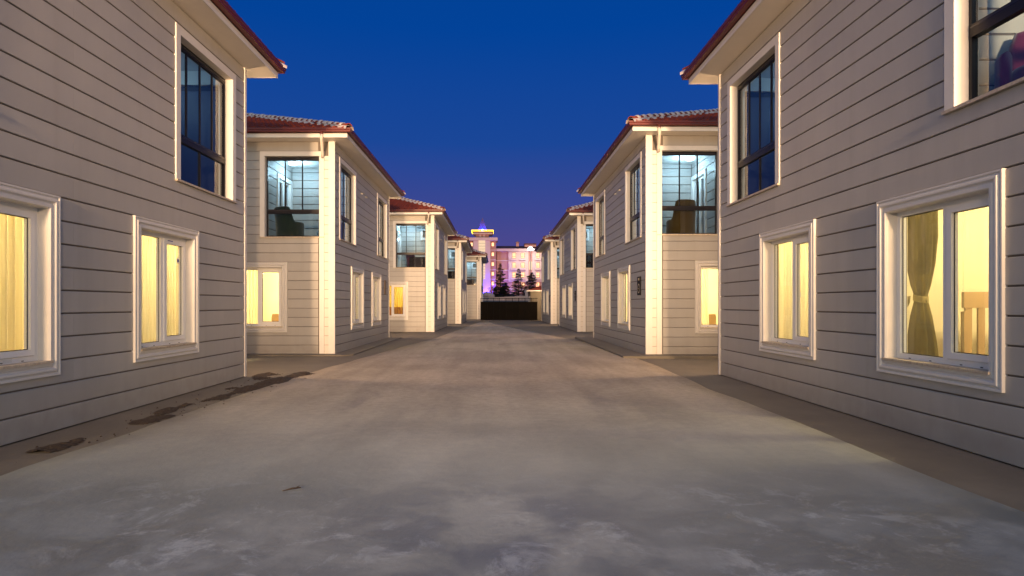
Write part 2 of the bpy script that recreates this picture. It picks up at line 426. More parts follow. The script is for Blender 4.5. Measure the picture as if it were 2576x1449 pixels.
def pvc_window(w, u0, u1, z0, z1, house, side, sash_high, name='window', detail=True):
    """white two-light window inside a stepped white surround; sash_high: the opening sash is at the high-u end"""
    o = ring(w, rect(u0,u1,z0,z1), MOULD).build(name, M['trim'], house, side)
    um = (u0+u1)/2 + (.02 if sash_high else -.02)
    f = MB(); n0, n1 = -.15, -.085
    f_ = .05
    w.box(f, u0, u0+f_, n0, n1, z0, z1); w.box(f, u1-f_, u1, n0, n1, z0, z1)
    w.box(f, u0+f_, u1-f_, n0, n1, z0, z0+f_+.02); w.box(f, u0+f_, u1-f_, n0, n1, z1-f_, z1)
    w.box(f, um-.03, um+.03, n0, n1, z0+f_+.02, z1-f_)
    f.build('frame', M['pvc'], o, side)
    sA, sB = (um+.03, u1-f_) if sash_high else (u0+f_, um-.03)
    fA, fB = (u0+f_, um-.03) if sash_high else (um+.03, u1-f_)
    s = MB(); k = .062; e = .004
    sA += e; sB -= e; za, zb = z0+f_+.024, z1-f_-.004
    w.box(s, sA, sA+k, -.135, -.068, za, zb); w.box(s, sB-k, sB, -.135, -.068, za, zb)
    w.box(s, sA+k, sB-k, -.135, -.068, za, za+k); w.box(s, sA+k, sB-k, -.135, -.068, zb-k, zb)
    s.build('sash', M['pvc'], o, side)
    g = MB(); g.quad(w.p(fA,-.118,z0+f_+.02), w.p(fB,-.118,z0+f_+.02), w.p(fB,-.118,z1-f_), w.p(fA,-.118,z1-f_)); g.build('pane', M['glass'], o, side)
    g = MB(); g.quad(w.p(sA+k,-.104,za+k), w.p(sB-k,-.104,za+k), w.p(sB-k,-.104,zb-k), w.p(sA+k,-.104,zb-k)); g.build('pane', M['glass'], o, side)
    if detail:
        gk = MB()
        for (a, b, c, d, n) in ((fA,fB,z0+f_+.02,z1-f_,-.112),(sA+k,sB-k,za+k,zb-k,-.098)):
            t = .008
            w.box(gk, a, a+t, n-.003, n+.003, c, d); w.box(gk, b-t, b, n-.003, n+.003, c, d)
            w.box(gk, a+t, b-t, n-.003, n+.003, c, c+t); w.box(gk, a+t, b-t, n-.003, n+.003, d-t, d)
        gk.build('gasket', M['black'], o, side)
        h = MB(); hu = sA+.03 if sash_high else sB-.03
        w.box(h, hu-.012, hu+.012, -.155, -.137, 1.45, 1.52); h.build('handle', M['pvc'], o, side)
        dr = MB()
        for uu in (u0+.22, um-.2, um+.2, u1-.2): w.box(dr, uu-.014, uu+.014, -.0848, -.082, z0+.022, z0+.030)
        dr.build('drain_slot', M['black'], o, side)
    sl = MB(); w.box(sl, u0-.03, u1+.03, -.149, .066, z0-.012, z0+.014); sl.build('sill', M['marble'], o, side)
    return o

def loggia_window(w, u0, u1, z0, z1, house, side, lights=3, low_split=False, name='loggia_window'):
    o = ring(w, [(u0,z0),(u0,z1),(u1,z1),(u1,z0)], FLAT, closed=False).build(name, M['trim'], house, side)
    zr = z0+.70 if z1-z0 > 2.1 else z0+.6
    f = MB(); n0, n1 = -.155, -.10; e = .035
    w.box(f, u0, u0+e, n0, n1, z0, z1); w.box(f, u1-e, u1, n0, n1, z0, z1)
    w.box(f, u0+e, u1-e, n0, n1, z1-.09, z1); w.box(f, u0+e, u1-e, n0, n1, z0, z0+.04)
    w.box(f, u0+e, u1-e, n0-.01, n1+.012, zr-.062, zr+.055)
    f.build('frame', M['black'], o, side)
    f = MB(); w.box(f, u0+e, u1-e, n1-.001, n1+.006, z1-.055, z1-.04); w.box(f, u0+e, u1-e, n1+.0125, n1+.018, zr+.02, zr+.03); f.build('rail', M['steelblack'], o, side)
    st = (u1-u0-2*e)/lights
    for i in range(lights):
        a, b = u0+e+st*i, u0+e+st*(i+1)
        g = MB(); nn = -.125+.004*(i % 2); g.quad(w.p(a+.006,nn,zr+.056), w.p(b-.006,nn,zr+.056), w.p(b-.006,nn,z1-.091), w.p(a+.006,nn,z1-.091)); g.build('pane', M['glassblue'], o, side)
        if i:
            v = MB(); w.box(v, a-.015, a+.015, -.138, -.112, zr+.0555, z1-.0905); v.build('glazing_bar', M['black'], o, side)
    nl = 2 if low_split else 1; st = (u1-u0-2*e)/nl
    for i in range(nl):
        a, b = u0+e+st*i, u0+e+st*(i+1)
        g = MB(); g.quad(w.p(a+.006,-.128,z0+.041), w.p(b-.006,-.128,z0+.041), w.p(b-.006,-.128,zr-.063), w.p(a+.006,-.128,zr-.063)); g.build('pane', M['glassblue'], o, side)
        if i:
            v = MB(); w.box(v, a-.014, a+.014, -.14, -.11, z0+.0405, zr-.0625); v.build('glazing_bar', M['black'], o, side)
    sl = MB(); w.box(sl, u0-.13, u1+.13, -.154, .06, z0-.03, z0-.001); sl.build('sill', M['marble'], o, side)
    return o
M['steelblack'] = mat('scuffed black rail', (.05,.045,.05), .25, spec=.8)

def plan_sweep(prof, o=0.0, closed=True):
    """sweep a (distance out from the wall, z) profile round the house plan"""
    m = MB(); rings = []
    for cx, cy, sx, sy in ((0,0,-1,-1),(WD,0,1,-1),(WD,LEN,1,1),(0,LEN,-1,1),(0,0,-1,-1)):
        rings.append([(cx+sx*d, cy+sy*d, z) for d, z in prof])
    m.loft(rings, closed=closed, caps=False); return m

# one clay tile, 260 mm wide, nose at y=0, going up the slope
def tile_mesh():
    px = [(-.128,.006),(-.085,.004),(-.055,.030),(-.015,.048),(.025,.034),(.055,.006),(.128,.004)]
    m = MB(); ln = .37
    for (x0,z0),(x1,z1) in zip(px, px[1:]):
        m.quad((x0,0,z0+.022),(x1,0,z1+.022),(x1,ln,z1),(x0,ln,z0))
        m.quad((x0,0,z0-.004),(x1,0,z1-.004),(x1,0,z1+.022),(x0,0,z0+.022))
    me = bpy.data.meshes.new('roof_tile'); me.from_pydata(m.v, [], m.f); me.materials.append(M['tile']); me.update(); return me
TILE = tile_mesh()
PITCH = math.atan(.38); EZ = 5.945
def slope_frames():
    """front (-b), back (+b), street (-a) and rear (+a) slopes: origin at the eave's low-left corner seen from outside"""
    e = OV+.10
    return {'front': (Vector((-e,-e,EZ)), Vector((1,0,0)), Vector((0,1,0)), WD+2*e, LEN+2*e),
            'back': (Vector((WD+e,LEN+e,EZ)), Vector((-1,0,0)), Vector((0,-1,0)), WD+2*e, LEN+2*e),
            'street': (Vector((-e,LEN+e,EZ)), Vector((0,-1,0)), Vector((1,0,0)), LEN+2*e, LEN+2*e),
            'rear': (Vector((WD+e,-e,EZ)), Vector((0,1,0)), Vector((-1,0,0)), LEN+2*e, LEN+2*e)}
def slope_places(fr):
    o, u, d, ln, depth = fr; half = depth/2; tw_, ex = .26, .335; out = []
    up = (d*math.cos(PITCH)+Vector((0,0,math.sin(PITCH)))); nrm = u.cross(up)
    rows = int(half/math.cos(PITCH)/ex)+1
    for r in range(rows):
        s = r*ex; c = s*math.cos(PITCH)
        x = tw_/2+(0)
        while x < ln:
            cc = c+.18
            if cc-.06 < x < ln-cc+.06 and cc < half+.1:
                p = o+u*x+up*s+nrm*.004
                mt = Matrix((( u.x, up.x, nrm.x, p.x),(u.y,up.y,nrm.y,p.y),(u.z,up.z,nrm.z,p.z),(0,0,0,1)))
                out.append((mt, x, r))
            x += tw_
    return out
FR = slope_frames()
PL_FRONT = slope_places(FR['front'])
def merged_tiles(places, side, name):
    m = MB()
    for mt, *_ in places:
        n = len(m.v)
        m.v += [tuple(mt @ Vector(v.co)) for v in TILE.vertices]
        m.f += [tuple(n+i for i in p.vertices) for p in TILE.polygons]
    if side < 0:
        m.v = [(-x,y,z) for x,y,z in m.v]; m.f = [tuple(reversed(f)) for f in m.f]
    me = bpy.data.meshes.new(name); me.from_pydata(m.v, [], m.f); me.materials.append(M['tile']); me.update(); return me
REST = {}
for sd in (-1,1):
    allp = slope_places(FR['street'])+slope_places(FR['back'])+slope_places(FR['rear'])
    REST[sd] = merged_tiles(allp, sd, 'roof_tiles')
def cap_mesh():
    m = MB(); rings = []
    for y, r, lift in ((0,.085,.016),(.06,.085,.014),(.34,.066,0)):
        rings.append([(r*math.cos(a), y, lift+r*.75*math.sin(a)) for a in [PI*k/7 for k in range(8)]])
    m.loft(rings, closed=False)
    m.loft([[(q[0]*.84,0,q[2]*.8) for q in rings[0]], rings[0]], closed=False)
    me = bpy.data.meshes.new('ridge_tile'); me.from_pydata(m.v, [], m.f); me.materials.append(M['tile']); me.polygons.foreach_set('use_smooth',[True]*len(me.polygons)); me.update(); return me
CAP = cap_mesh()
def collar_mesh():
    m = MB(); rings = []
    for k, (y, r) in enumerate(((-.10,.10),(-.05,.118),(.02,.122),(.07,.108),(.12,.085))):
        rings.append([((r*(1+.12*noise.noise(Vector((a*2,y*9,k)))))*math.cos(a), y+.02*noise.noise(Vector((a*3,k,5))), -.01+r*.85*math.sin(a)*(1+.1*noise.noise(Vector((a*2,y*9,k+4))))) for a in [PI*j/9 for j in range(10)]])
    m.loft(rings, closed=False)
    me = bpy.data.meshes.new('mortar'); me.from_pydata(m.v, [], m.f); me.materials.append(M['mortar']); me.polygons.foreach_set('use_smooth',[True]*len(me.polygons)); me.update(); return me
COLLAR = collar_mesh()

def inner_planks(w, u0, u1, holes, house, side):
    siding(w, u0, u1, 3.0, 5.62, holes, house, side, jlen=9, gap=.02)

def make_house(side, X0, Y0, label, n, group, lit_near=1.0, lit_far=.6, inner_window=False, boards=True, detail=True, room_color=(1,.74,.34)):
    H = thing('house', (X0,Y0,0), label, 'house', group)
    # openings
    SW = [(1.92,3.28,.74,2.34),(4.90,6.26,.74,2.34)]                      # ground windows towards the street
    SL = [(.56,2.31,3.18,5.33),(LEN-2.31,LEN-.56,3.18,5.33)]             # loggia openings towards the street
    FW = [(1.42,2.78,.74,2.34)]; FL = [(.40,1.88,3.18,5.36)]
    KL = [(.40,1.88,3.18,5.36)]
    wall = MB()
    panels(WS, wall, .2, LEN-.2, 0, T+.1, -.2, 0, SW+SL)
    s_wall = wall.build('street_wall', M['core'], H, side)
    wall = MB(); panels(WF, wall, 0, WD, 0, T+.1, -.2, 0, FW+FL); f_wall = wall.build('front_wall', M['core'], H, side)
    wall = MB(); panels(WK, wall, 0, WD, 0, T+.1, -.2, 0, KL); wall.build('back_wall', M['siding'], H, side)
    wall = MB(); wall.box(WD-.2, WD, .2, LEN-.2, 0, T+.1); wall.build('rear_wall', M['siding'], H, side)
    siding(WS, .0, LEN-.045, .0, T, SW+[(a,b,c-.01,d) for a,b,c,d in SL], s_wall, side, gap=.017)
    siding(WF, .435, (WD if n < 4 else 6.0), .0, T, FW+[(a,b,c-.01,d) for a,b,c,d in FL], f_wall, side)
    cb = MB(); WS.box(cb, LEN-.044, LEN+.03, .0, .032, 0, T-.002); cb.build('corner_board', M['trim'], H, side)
    # corner pilaster on the front: flat post, quoin boards, downpipe casing
    pc = MB(); WF.box(pc, -.026, .145, .0005, .062, 0, T-.003); pc.build('corner_post', M['trim'], H, side)
    cs = MB(); WF.box(cs, .268, .398, .0005, .050, 0, 5.33); cs.build('pipe_casing', M['trim'], H, side)
    z = 0
    while z < 5.3:
        q = MB(); WF.box(q, .149, .265, .0005, .034, z+.005, min(z+.245,5.36)); q.build('quoin', M['quoin'], H, side); z += .25
    # eaves
    plan_sweep([(.0,T),(OV,T),(OV,T+.012),(.0,T+.012)]).build('soffit', M['soffit'], H, side)
    plan_sweep([(OV+.001,T-.004),(OV+.03,T-.004),(OV+.03,T+.10),(OV+.001,T+.10)]).build('fascia', M['trim'], H, side)
    plan_sweep([(OV+.034,T+.118),(OV+.125,T+.118),(OV+.135,T+.13),(OV+.135,T+.165),(OV+.15,T+.175),(OV+.15,T+.222),(OV+.138,T+.222),(OV+.134,T+.19),(OV+.045,T+.185),(OV+.034,T+.2)]).build('gutter', M['gutter'], H, side)
    plan_sweep([(OV-.06,T+.10),(OV+.03,T+.10),(OV+.03,T+.19),(OV-.06,T+.19)]).build('eaves_board', M['black'], H, side)
    if n > 1:
        for yy_ in (3.1,3.75):
            br = MB(); br.tube([(-.02,yy_,4.93),(-.06,yy_,4.93),(-.08,yy_,4.89)], [.026,.02,.012], 8); br.build('wall_bracket', M['siding'], H, side)
    dp = MB(); dx = .20; dp.tube([(dx,-OV-.09,T+.115),(dx,-OV-.09,T+.05)], .036, 10); dp.build('gutter_outlet', M['gutter'], H, side)
    dp = MB(); dp.tube([(dx,-OV-.09,T+.06),(dx,-OV-.09,T-.04),(dx+.01,-OV-.05,T-.10),(dx+.08,-.16,T-.34),(dx+.10,-.105,T-.44)], [.040,.040,.042,.036,.040], 12)
    dp.tube([(dx,-OV-.09,T+.02),(dx,-OV-.09,T-.05)], .047, 12)
    dp.build('downpipe', M['downpipe'], H, side, smooth=True)
    # lantern on the back wall, towards the next house
    ln = MB(); ln.box(.80,.90,LEN+.0,LEN+.05,2.65,2.85); ln.lathe((.85,LEN+.12,2.62),[(.03,0),(.07,.03),(.07,.22),(.09,.24),(.01,.29)],10)
    lno = ln.build('wall_lantern', M['lampwarm'], H, side)
    if n < 5: lamp('lantern_bulb', 'POINT', lno, (side*.85,LEN+.34,2.6), LANTERN_W, (1,.62,.32), .08)
    # roof
    e = OV+.09; rz = EZ-.02; hh = (LEN+2*e)/2
    rf = MB(); c = [(-e,-e,rz),(WD+e,-e,rz),(WD+e,LEN+e,rz),(-e,LEN+e,rz)]; ra = (-e+hh, LEN/2, rz+hh*.38); rb = (WD+e-hh, LEN/2, rz+hh*.38)
    rf.v = c+[ra,rb]; rf.f = [(0,1,5,4),(1,2,5),(2,3,4,5),(3,0,4),(3,2,1,0)]
    R = rf.build('roof', M['tile'], H, side)
    if n > 1:
        pl = sorted(PL_FRONT, key=lambda q: q[1]+q[2]*.3)
        for mt, x, r in pl[:290]:
            o = link('roof_tile', TILE, R)
            m2 = mt.copy()
            if side < 0:
                m2 = Matrix.Diagonal((-1,1,1,1)) @ m2 @ Matrix.Diagonal((-1,1,1,1))
            jit = Matrix.Rotation(random.uniform(-.012,.012),4,'Y') @ Matrix.Rotation(random.uniform(-.012,.012),4,'X')
            o.matrix_local = m2 @ Matrix.Translation((0,random.uniform(-.006,.006),random.uniform(0,.004))) @ jit
        if len(pl) > 290:
            tag(link('roof_tiles', merged_tiles(pl[290:], side, 'roof_tiles'), R), kind='stuff')
    tag(link('roof_tiles', REST[side], R), kind='stuff')
    # hips: cap tiles bedded in white mortar
    def hip(p, q, k):
        p, q = Vector(p), Vector(q); d = (q-p); L = d.length; d.normalize()
        u = d.cross(Vector((0,0,1))).normalized(); w = u.cross(d)
        bed = MB(); rings = []; N = int(L/.12)
        for i in range(N+1):
            c0 = p+d*(L*i/N); wd = .125+.025*noise.noise(Vector((i*.9,k,n*3)))
            rings.append([c0-u*wd+w*-.03, c0-u*wd*.8+w*.045, c0+w*(.085+.012*noise.noise(Vector((i*.7,k,9)))), c0+u*wd*.8+w*.045, c0+u*wd-w*.03])
        bed.loft(rings, closed=False); tag(bed.build('mortar_bed', M['mortar'], R, side, smooth=True))
        s = .05
        while s < L-.1:
            c0 = p+d*s+w*.05
            if side > 0: mt = Matrix(((u.x,d.x,w.x,c0.x),(u.y,d.y,w.y,c0.y),(u.z,d.z,w.z,c0.z),(0,0,0,1)))
            else: mt = Matrix.Diagonal((-1,1,1,1)) @ Matrix(((u.x,d.x,w.x,c0.x),(u.y,d.y,w.y,c0.y),(u.z,d.z,w.z,c0.z),(0,0,0,1))) @ Matrix.Diagonal((-1,1,1,1))
            o = link('ridge_tile', CAP, R); o.matrix_local = mt @ Matrix.Rotation(random.uniform(-.04,.04),4,'Z')
            if s > .2:
                o = link('mortar', COLLAR, R); o.matrix_local = mt @ Matrix.Rotation(random.uniform(-.1,.1),4,'Z') @ Matrix.Diagonal((random.uniform(.85,1.1),random.uniform(.8,1.2),random.uniform(.9,1.1),1))
            s += .30
    ee = OV+.12; lz = EZ+.01; h2 = (LEN+2*ee)/2; A = (-ee+h2, LEN/2, lz+h2*.38); B = (WD+ee-h2, LEN/2, lz+h2*.38)
    hip((-ee,-ee,lz), A, 1)
    if n > 1: hip((WD+ee,-ee,lz), B, 2)
    hip((-ee,LEN+ee,lz), A, 3)
    # windows
    for k, h in enumerate(SW): pvc_window(WS, *h, H, side, side < 0, detail=n < 3)
    for h in FW: pvc_window(WF, *h, H, side, side > 0, detail=n < 4)
    for h in SL: loggia_window(WS, *h, H, side, 4, True)
    for h in FL: loggia_window(WF, *h, H, side, 3)
    for h in KL: loggia_window(WK, *h, H, side, 3)
    if n == 1:
        q = MB(); WK.box(q, .42, 1.86, -.178, -.170, 3.22, 5.26); q.build('blind', M['blind'], H, side)
    # rooms on the ground floor
    for k, (b0, b1) in enumerate(((.2,4.06),(4.14,LEN-.2))):
        q = MB(); q.quad((.205,b0,.06),(3.8,b0,.06),(3.8,b1,.06),(.205,b1,.06)); q.build('room_floor', M['floorin'], H, side)
        q = MB(); q.quad((.205,b0,2.72),(.205,b1,2.72),(3.8,b1,2.72),(3.8,b0,2.72)); q.build('room_ceiling', M['roomceil'], H, side)
        q = MB(); q.box(3.8,3.88,b0,b1,.0,2.8); q.box(.21,3.8,b1,b1+.035,0,2.8) if k == 0 else q.box(.21,3.8,b0-.035,b0,0,2.8); q.build('room_wall', M['roompale' if n in (1,2) else 'room'], H, side)
        lm = MB(); cx, cy = 1.7, (b0+b1)/2+(.3 if k == 0 else 0)
        lm.lathe((cx,cy,2.60),[(.01,0),(.16,.01),(.20,.05),(.12,.10),(.02,.118)], 16)
        lo = lm.build('ceiling_lamp', M['lampwarm'], H, side, smooth=True)
        lamp('bulb', 'POINT', lo, (side*cx,cy,2.42), ROOM_W*(.75 if n > 2 else (2.0 if n == 2 and k == 0 else (.62 if n == 1 and side > 0 and k == 0 else 1))), room_color, .12)
    # inner lining of the front room window wall is the wall core painted pale
    q = MB(); panels(WS, q, .21, LEN-.21, .0, 2.8, -.206, -.201, SW); q.build('wall_lining', M['roompale'], H, side)
    q = MB(); panels(WF, q, .21, 3.79, .0, 2.8, -.206, -.201, FW); q.build('wall_lining', M['roompale'], H, side)
    # loggias
    door = (1.42,2.42,3.0,5.08)
    fl = MB(); fl.box(.2,2.3,.2,LEN-.2,2.86,3.0); fl.build('loggia_floor', M['floorin'], H, side)
    cl = MB(); cl.box(.2,2.3,.2,LEN-.2,5.62,5.70); cl.build('loggia_ceiling', M['loggia'], H, side)
    q = MB(); panels(WS, q, .2, LEN-.2, 3.0, 5.62, -.206, -.201, SL); panels(WF, q, .21, 2.04, 3.0, 5.62, -.206, -.201, FL); panels(WK, q, .21, 2.04, 3.0, 5.62, -.206, -.201, KL)
    q.build('loggia_lining', M['loggia'], H, side)
    q = MB(); panels(WA, q, .2, LEN-.2, 3.0, 5.62, -.12, 0, [door,(LEN-2.42,LEN-1.42,3.0,5.08)]); q.build('loggia_wall', M['core'], H, side)
    iw = (.30,.98,4.82,5.44)
    q = MB(); panels(WB, q, .2, 2.04, 3.0, 5.62, -.1, 0, []); panels(WB2, q, .2, 2.04, 3.0, 5.62, -.1, 0, []); q.build('loggia_wall', M['core'], H, side)
    inner_planks(WA, .22, 2.57, [door], H, side)
    inner_planks(WB, .21, 2.02, [(iw[0],iw[1],iw[2],iw[3])] if inner_window else [], H, side)
    if n < 3:
        inner_planks(WA, LEN-2.57, LEN-.22, [(LEN-2.42,LEN-1.42,3.0,5.08)], H, side)
    for dr, s_ in ((door, 1),((LEN-2.42,LEN-1.42,3.0,5.08), -1)):
        u0,u1,z0,z1 = dr
        o = ring(WA, [(u0,z0),(u0,z1),(u1,z1),(u1,z0)], [(0,-.05),(0,.05),(.13,.05),(.13,0)], closed=False).build('loggia_door', M['pvc'], H, side)
        f = MB(); um = (u0+u1)/2
        for a, b in ((u0,um-.005),(um+.005,u1)):
            WA.box(f,a,a+.07,-.06,-.01,z0,z1); WA.box(f,b-.07,b,-.06,-.01,z0,z1); WA.box(f,a+.07,b-.07,-.06,-.01,z1-.07,z1); WA.box(f,a+.07,b-.07,-.06,-.01,z0,z0+.1)
            g = MB(); g.quad(WA.p(a+.07,-.035,z0+.1),WA.p(b-.07,-.035,z0+.1),WA.p(b-.07,-.035,z1-.07),WA.p(a+.07,-.035,z1-.07)); g.build('pane', M['glass'], o, side)
        f.build('frame', M['pvc'], o, side)
    if inner_window:
        o = ring(WB, rect(*[iw[0]+.13,iw[1]-.13,iw[2]+.13,iw[3]-.13]), [(0,-.04),(0,.03),(.03,.045),(.05,.03),(.08,.05),(.13,.045),(.13,0)]).build('loggia_inner_window', M['pvc'], H, side)
        f = MB(); a,b,c_,d_ = iw[0]+.13,iw[1]-.13,iw[2]+.13,iw[3]-.13
        WB.box(f,a,a+.045,-.04,.0,c_,d_); WB.box(f,b-.045,b,-.04,.0,c_,d_); WB.box(f,a+.045,b-.045,-.04,.0,c_,c_+.045); WB.box(f,a+.045,b-.045,-.04,.0,d_-.045,d_)
        f.build('frame', M['pvc'], o, side)
        g = MB(); g.quad(WB.p(a+.045,-.02,c_+.045),WB.p(b-.045,-.02,c_+.045),WB.p(b-.045,-.02,d_-.045),WB.p(a+.045,-.02,d_-.045)); g.build('pane', M['black'], o, side)
    for cy, pw in ((1.75,lit_near),(LEN-1.2,lit_far)):
        if pw <= 0: continue
        lm = MB(); lm.lathe((1.72,cy,5.53),[(.01,0),(.10,.006),(.13,.03),(.13,.085)], 16)
        lo = lm.build('ceiling_lamp', M['lampcool'], H, side, smooth=True)
        lamp('bulb', 'POINT', lo, (side*1.55,cy,5.32), LOGGIA_W*pw, (.58,.86,1.0), .14)
    return H

GR = 'two storey houses lining the lane'
HS = [
 (-1, -4.69, 2.94, 'nearest grey clapboard house on the left, two large lit windows beside the camera', 1, .25, .28),
 ( 1,  4.33, 3.27, 'nearest grey clapboard house on the right, with drape and cot in its lit window', 1, .22, .28),
 (-1, -4.36,16.16, 'second house on the left, dark green armchair in its bright upper corner loggia', 2, 1, .55),
 ( 1,  3.94,15.57, 'second house on the right, olive brown armchair in its bright upper corner loggia', 2, 1, .55),
 (-1, -3.04,29.5, 'third house on the left, golden curtain in the ground floor front window', 3, 1, .6),
 ( 1,  4.10,29.7, 'third house on the right, bright glint in its upper side window', 3, .9, .6),
 (-1, -2.44,42.2, 'fourth house on the left, only a narrow slice of its front showing', 4, 1, .6),
 ( 1,  3.90,41.7, 'farthest tall house on the right, next to the low roofed hut', 4, .9, .6),
 (-1, -1.32,55.2, 'farthest house on the left, beside the dark gate and the lit tower', 5, 1, .6)]
for sd, x, y, lb, n, l1, l2 in HS:
    make_house(sd, x, y, lb, n, GR, l1, l2, inner_window=(n > 2))

# ------------------------------------------------------------------ curtains and furniture
def curtain(w, X0, Y0, side, u0, u1, z0, z1, n, m, amp=.02, wl=.09, seed=0, name='curtain', label='', group=None):
    q = MB(); N = int((u1-u0)/wl*6); rows = []
    zs = [z0, z0+.4*(z1-z0), z1-.1, z1]
    for zi, z in enumerate(zs):
        row = []
        for i in range(N+1):
            u = u0+(u1-u0)*i/N
            ph = u/wl*2*PI+1.6*noise.noise(Vector((u*3.1,seed,0)))
            a = amp*(1+.6*noise.noise(Vector((u*5,seed,3))))*(1 if zi < 3 else .4)
            row.append(w.p(u+.006*math.sin(ph*1.3), n+a*math.sin(ph), z))
        rows.append(row)
    q.loft(rows, closed=False)
    o = q.build(name, m, None, side, smooth=True, loc=(X0,Y0,0)); tag(o, label, 'curtain', group); return o
def hx(k): return HS[k][1], HS[k][2], HS[k][0]
def C(k, w, *a, **kw): x, y, s = hx(k); return curtain(w, x, y, s, *a, **kw)
# near left house
M['stick'] = mat('paper sticker', (.7,.7,.68), .6); M['stickred'] = mat('red print', (.5,.02,.02), .6); M['stickblue'] = mat('blue print', (.05,.07,.3), .6)
for nm, m_, u0, u1, z0, z1, nn in (('sticker','stick',2.55,2.95,.765,.80,-.0835),('print','stickblue',2.60,2.70,.772,.792,-.0825),('print','stickred',2.705,2.735,.770,.795,-.0825),('sticker','stick',6.02,6.10,1.96,2.04,-.0985),('print','stickblue',6.035,6.085,1.98,2.02,-.0975),('print','stickblue',5.72,5.86,2.262,2.276,-.067)):
    q = MB(); WS.box(q, u0,u1,nn-.0008,nn,z0,z1); o = q.build(nm, M[m_], bpy.data.objects['house'], -1)
C(0, WS, 1.70,3.55,.15,2.55,-.30,M['sheer'], seed=1, wl=.11, amp=.04, label='sheer cream curtain filling the big window at the left edge of the photo')
C(0, WS, 4.75,6.55,.15,2.55,-.30,M['sheer'], seed=2, amp=.034, label='sheer pleated curtain in the second lit window of the nearest left house')
# near right house
C(1, WS, 5.0,6.5,.15,2.55,-.32,M['sheer'], seed=3, wl=.10, amp=.034, label='sheer pleated curtain in the narrower lit window of the nearest right house')
M['voile'] = cloth('very thin voile', (.95,.86,.58), .6, .88)
C(1, WS, 1.75,3.5,.15,2.55,-.30,M['voile'], seed=8, wl=.16, label='thin voile over the whole big window of the nearest right house')
for k, w, lb in ((2,WF,'sheer curtain at the far end of the second left house\'s ground floor front window'),(3,WF,'pale sheer curtain inside the second right house\'s ground floor front window')):
    if k == 2: C(k, w, 2.25,2.95,.15,2.5,-.32,M['sheer'], seed=4, label=lb)
    else: C(k, w, 1.15,1.75,.15,2.5,-.34,M['sheer'], seed=5, label=lb)
C(4, WF, 1.2,3.0,.15,2.5,-.30,M['yellowcurtain'], seed=6, label='golden yellow curtain in the third left house\'s ground floor front window')
cu = C(4, WF, 1.2,3.0,.75,1.22,-.275,M['stripe'], seed=7, amp=.022, wl=.12, name='curtain_hem', label='brown striped lower band of the golden curtain in the third left house')
names = {2:'second left',3:'second right',4:'third left',5:'third right',6:'fourth left',7:'fourth right',8:'fifth left'}
for k in names:
    for j, (a, b) in enumerate(((1.8,3.4),(4.78,6.38))):
        if k == 8 and j: continue
        C(k, WS, a, b, .2, 2.5, -.26, M['sheer'], seed=20+k*2+j, label='pale curtain close behind the %s street side window of the %s house' % (('nearer','farther')[j], names[k]), group='curtains in the narrow side windows')

# tied drape in the big right window
x0, y0 = 4.33, 3.27
dr = thing('drape', (x0+.50, y0+3.50, .1), 'olive drape tied at the waist in the big window of the nearest right house', 'drape')
q = MB(); rings = []; N = 44
for z, r in ((2.35,.155),(2.0,.150),(1.7,.125),(1.45,.085),(1.36,.062),(1.31,.055),(1.25,.066),(1.1,.095),(.8,.13),(.4,.155),(.05,.165)):
    row = []
    for i in range(N):
        a = 2*PI*i/N; f = 1+.20*math.sin(9*a+2.2*z+noise.noise(Vector((z,a,0))))
        row.append((r*f*math.cos(a)*.75, r*f*math.sin(a)*1.25+.05*(z-1.3)*.4, z))
    rings.append(row)
q.loft(rings); q.build('cloth', M['drape'], dr, smooth=True)
q = MB(); q.loft([[(.085*math.cos(2*PI*i/20)*.8,.085*math.sin(2*PI*i/20),1.31+dz+.02*math.sin(2*PI*i/20)) for i in range(20)] for dz in (-.035,-.02,.02,.035)])
q.loft([[(-.08,.05,1.34),(-.11,.10,1.32),(-.08,.06,1.26)],[(-.10,.16,1.26),(-.13,.2,1.20),(-.09,.13,1.14)],[(-.09,.17,1.02),(-.11,.2,1.05),(-.09,.22,1.0)]])
M['tie'] = cloth('tie fabric', (.50,.42,.2), .4)
q.build('tieback', M['tie'], dr, smooth=True)
rl = MB(); rl.tube([(x0+.46,y0+1.3,2.46),(x0+.46,y0+3.9,2.46)], .014, 8); o = rl.build('curtain_rail', M['steel']); tag(o, 'thin curtain rail above the olive drape in the nearest right house', 'curtain rail')
# cot headboard
M['cotwood'] = mat('pale beech', (.42,.27,.13), .5, var=.1); M['darkwood'] = mat('brown wood', (.16,.10,.05), .5, var=.15)
ct = thing('cot', (x0+1.56, y0+3.45, .06), 'wooden slatted cot seen through the big window of the nearest right house', 'cot')
q = MB(); q.box(-.62,.62,-.02,.02,1.24,1.42); q.build('top_rail', M['cotwood'], ct)
q = MB(); q.box(-.62,.62,-.02,.02,.30,.38); q.build('bottom_rail', M['cotwood'], ct)
for i in range(9):
    q = MB(); a = -.60+i*.145; q.box(a,a+.075,-.012,.012,.38,1.24); q.build('slat', M['cotwood'], ct)
q = MB(); q.box(-.6,.6,.03,.55,.3,.34); q.box(-.6,.6,.03,.55,.34,.52); q.build('mattress', M['tie'], ct)
for a, b in ((-.6,0),(.6,0),(-.6,.58),(.6,.58)):
    q = MB(); q.box(a-.025,a+.025,b-.025,b+.025,0,1.2 if b == 0 else 1.0); q.build('leg', M['cotwood'], ct)
